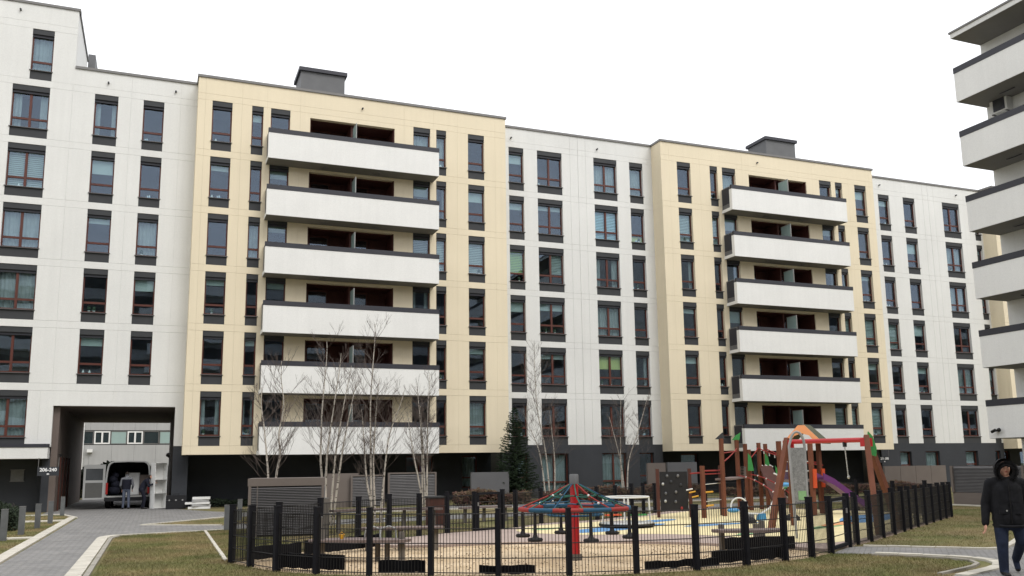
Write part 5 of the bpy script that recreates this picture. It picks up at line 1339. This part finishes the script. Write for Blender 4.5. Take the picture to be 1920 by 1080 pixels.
for i in range(3000):
    a = R_.uniform(0, 2 * pi); c = rim(a); d = Vector((cos(a) + R_.uniform(-.7, .7), R_.uniform(-1.4, .3), sin(a) + R_.uniform(-.7, .7))).normalized()
    e = c + d * R_.uniform(.035, .085); k = d.orthogonal().normalized() * .006; fu.add([c - k, c + k, e], [(0, 1, 2)])
fu.build('fur_trim', M['fur'], man)
MB().ell((-.032, -.118, 1.645), .014, .010, .008, 8, 5).ell((.032, -.118, 1.645), .014, .010, .008, 8, 5).build('eyes', M['greycloth'], man)
MB().ell((-.032, -.127, 1.645), .006, .004, .006, 8, 5).ell((.032, -.127, 1.645), .006, .004, .006, 8, 5).build('pupils', M['black'], man)
MB().ell((0, -.128, 1.573), .026, .008, .007, 10, 5).build('lips', M['redrope'], man)
MB().ell((-.034, -.118, 1.668), .022, .01, .005, 8, 4).ell((.034, -.118, 1.668), .022, .01, .005, 8, 4).build('eyebrows', M['hair'], man)
MB().box(-.004, .004, -.186, -.176, .80, 1.46).build('zip', M['shoe'], man)
MB().lathe([(.012, 0), (.012, .006)], (0, 0, 0), 8).build('press_stud', M['steel'], man, (-.06, -.188, .99)).rotation_euler = (pi / 2, 0, 0)
for s in (-1, 1): MB().obox((.10 * s, -.172, 1.02), .13, .02, .15).build('pocket', M['jacket'], man)
MB().tube([(-.22, -.01, .77), (-.15, -.16, .76), (0, -.19, .755), (.15, -.16, .76), (.22, -.01, .77), (.15, .16, .77), (-.15, .16, .77), (-.22, -.01, .77)], .020, 8).build('hem', M['jacket'], man)
hand(man, (-.338, -.035, .79), (-.10, -.12, -1), 1, M['skin']); hand(man, (.31, -.045, .83), (.02, -.25, -1), -1, M['skin'])

# man seen from behind at the van (local: +y is where he faces)
m1 = thing('person', 'man in a grey hoodie, dark vest and pale jeans facing into the van', 'person', (-1.17, 45.15, 0))
L = [((-.09, 0, .92), (-.10, .01, .49), .088, .066), ((-.10, .01, .49), (-.115, 0, .09), .064, .050), ((-.115, 0, .05), (-.13, .15, .045), .046, .040),
     ((.09, 0, .92), (.11, .03, .49), .088, .066), ((.11, .03, .49), (.125, 0, .09), .064, .050), ((.125, 0, .05), (.14, .15, .045), .046, .040),
     ((0, 0, .92), (0, 0, 1.12), .14, .145), ((0, 0, 1.12), (0, .01, 1.32), .15, .15), ((-.13, 0, 1.37), (.13, 0, 1.37), .080, .080), ((-.06, 0, .95), (-.06, 0, 1.3), .12, .13), ((.06, 0, .95), (.06, 0, 1.3), .12, .13),
     ((-.195, 0, 1.37), (-.26, .05, 1.08), .066, .056), ((-.26, .05, 1.08), (-.20, .22, .92), .052, .040), ((.195, 0, 1.37), (.27, .03, 1.08), .066, .056), ((.27, .03, 1.08), (.24, .20, .93), .052, .040), ((0, 0, 1.40), (0, .02, 1.53), .058, .052)]
E_ = [((0, .03, 1.60), .075, .092, .110), ((0, .125, 1.59), .016, .022, .024), ((-.076, .03, 1.60), .012, .022, .03), ((.076, .03, 1.60), .012, .022, .03), ((0, -.05, 1.42), .12, .07, .07)]
def reg(c):
    if c.z < .085: return 4
    if c.z < .90 and abs(c.x) < .22: return 1
    if c.z > 1.585 or (c.z > 1.50 and c.y > .06): return 2 if c.y > .06 or c.z < 1.54 else 5
    if abs(c.x) < .20 and .90 <= c.z < 1.36: return 3
    return 0
obj('body', body_mesh(L, E_, .015, reg, [M['greycloth'], M['jeans_lt'], M['skin'], M['navy'], M['shoe'], M['hair']]), m1)
hand(m1, (-.195, .24, .905), (.1, .6, -.7), 1, M['skin']); hand(m1, (.24, .22, .915), (-.1, .6, -.7), -1, M['skin'])
MB().ell((0, .095, 1.625), .03, .01, .012, 8, 4).build('eyebrows', M['hair'], m1)
# stooping man steadying the shelf
m2 = thing('person', 'stooping man in navy clothes steadying the white shelf unit', 'person', (-.46, 44.75, 0))
L = [((-.03, .09, .88), (.06, .10, .47), .092, .070), ((.06, .10, .47), (-.02, .11, .09), .066, .050), ((-.02, .11, .05), (.13, .09, .045), .046, .040),
     ((-.03, -.09, .88), (.10, -.10, .48), .092, .070), ((.10, -.10, .48), (.05, -.10, .09), .066, .050), ((.05, -.10, .05), (.20, -.11, .045), .046, .040),
     ((-.05, 0, .88), (.02, 0, 1.08), .145, .15), ((.02, 0, 1.08), (.13, 0, 1.24), .15, .14), ((.13, -.13, 1.27), (.13, .13, 1.27), .085, .085),
     ((.14, -.18, 1.26), (.24, -.22, 1.04), .064, .055), ((.24, -.22, 1.04), (.44, -.16, 1.14), .050, .040), ((.14, .18, 1.26), (.26, .16, 1.06), .064, .055), ((.26, .16, 1.06), (.44, .05, 1.22), .050, .040), ((.15, 0, 1.30), (.22, 0, 1.39), .060, .055)]
E_ = [((.26, 0, 1.455), .090, .075, .105), ((.35, 0, 1.44), .022, .016, .024), ((.26, .075, 1.45), .02, .012, .028), ((.26, -.075, 1.45), .02, .012, .028)]
def reg(c):
    if c.z < .085: return 3
    if c.z > 1.385 and c.x > .17: return 1 if (c.x > .285 and c.z < 1.51) else 2
    return 0
obj('body', body_mesh(L, E_, .015, reg, [M['navy'], M['skin'], M['hair'], M['shoe']]), m2)
hand(m2, (.455, -.155, 1.145), (1, .25, .4), 1, M['skin']); hand(m2, (.455, .045, 1.225), (1, .0, .3), -1, M['skin'])
MB().ell((.345, 0, 1.405), .008, .024, .006, 8, 4).build('lips', M['redrope'], m2)

# ------------------------------------------------------------------ grass blades, leaf litter
def inside(poly, X, Y):
    r = np.zeros(len(X), bool); n = len(poly)
    for i in range(n):
        x0, y0 = poly[i][:2]; x1, y1 = poly[(i + 1) % n][:2]
        if y0 == y1: continue
        c = ((y0 > Y) != (y1 > Y)) & (X < (x1 - x0) * (Y - y0) / (y1 - y0) + x0); r ^= c
    return r
def blades(name, X, Y, h0, h1, w0, key, seed, z=0.0):
    g = np.random.default_rng(seed); n = len(X)
    a = g.uniform(0, 2 * np.pi, n); h = g.uniform(h0, h1, n); lean = g.uniform(.2, 1.0, n) * h; la = g.uniform(0, 2 * np.pi, n); wd = g.uniform(.6, 1.3, n) * w0
    v = np.zeros((n, 3, 3))
    v[:, 0] = np.stack([X - np.cos(a) * wd, Y - np.sin(a) * wd, np.full(n, z)], 1); v[:, 1] = np.stack([X + np.cos(a) * wd, Y + np.sin(a) * wd, np.full(n, z)], 1)
    v[:, 2] = np.stack([X + np.cos(la) * lean, Y + np.sin(la) * lean, z + h], 1)
    me = bpy.data.meshes.new(name); me.vertices.add(3 * n); me.vertices.foreach_set('co', v.reshape(-1)); me.loops.add(3 * n); me.loops.foreach_set('vertex_index', np.arange(3 * n, dtype=np.int32))
    me.polygons.add(n); me.polygons.foreach_set('loop_start', np.arange(0, 3 * n, 3, dtype=np.int32)); me.polygons.foreach_set('loop_total', np.full(n, 3, dtype=np.int32)); me.materials.append(M[key]); me.update(); me.validate()
    return obj(name, me)
rng = np.random.default_rng(2)
PX, PY = [], []
for (x0, x1, y0, y1, dn) in ((-1.2, 3.0, 14.5, 27.6, 1500), (-6.5, -2.9, 22, 41, 700), (2, 13.5, 9.0, 15.5, 1500), (12.5, 30, 12.5, 30, 420), (-.4, 9, 19, 35, 420)):
    n = int((x1 - x0) * (y1 - y0) * dn); PX.append(rng.uniform(x0, x1, n)); PY.append(rng.uniform(y0, y1, n))
PX = np.concatenate(PX); PY = np.concatenate(PY)
bad = inside(PAVE_A, PX, PY) | inside(PAVE_B, PX, PY) | inside(LOOP, PX, PY)
bad |= (PX > 28.3) | ((PX > -1.36) & (PX < -.88) & (PY < 26.6)) | ((PX < -2.65) & (PX > -3.0))
bad |= inside([(2.2, 24.1), (4.3, 23.9), (4.6, 25.8), (2.4, 26.1)], PX, PY)
bad |= (PX < -2.6) & (((PY > 35.85) & (PY < 36.5)) | ((PY > 27.05) & (PY < 27.55)))
for c, wd in KERBS:
    bad |= (PX - c.x) ** 2 + (PY - c.y) ** 2 < (.11 + wd * .6) ** 2
PX, PY = PX[~bad], PY[~bad]
gr = stuff(tag(blades('grass', PX, PY, .018, .050, .0055, 'grass', 3), 'short patchy winter grass on the lawns', 'grass'))
# fallen leaves on sand
n = 2200; X = rng.uniform(1.5, 12, n); Y = rng.uniform(12.8, 20.5, n)
k = inside(sand_p, X, Y)
stuff(tag(blades('leaf_litter', X[k], Y[k], .006, .018, .022, 'leaf', 5, .009), 'scattered brown leaves on the sand', 'leaves'))
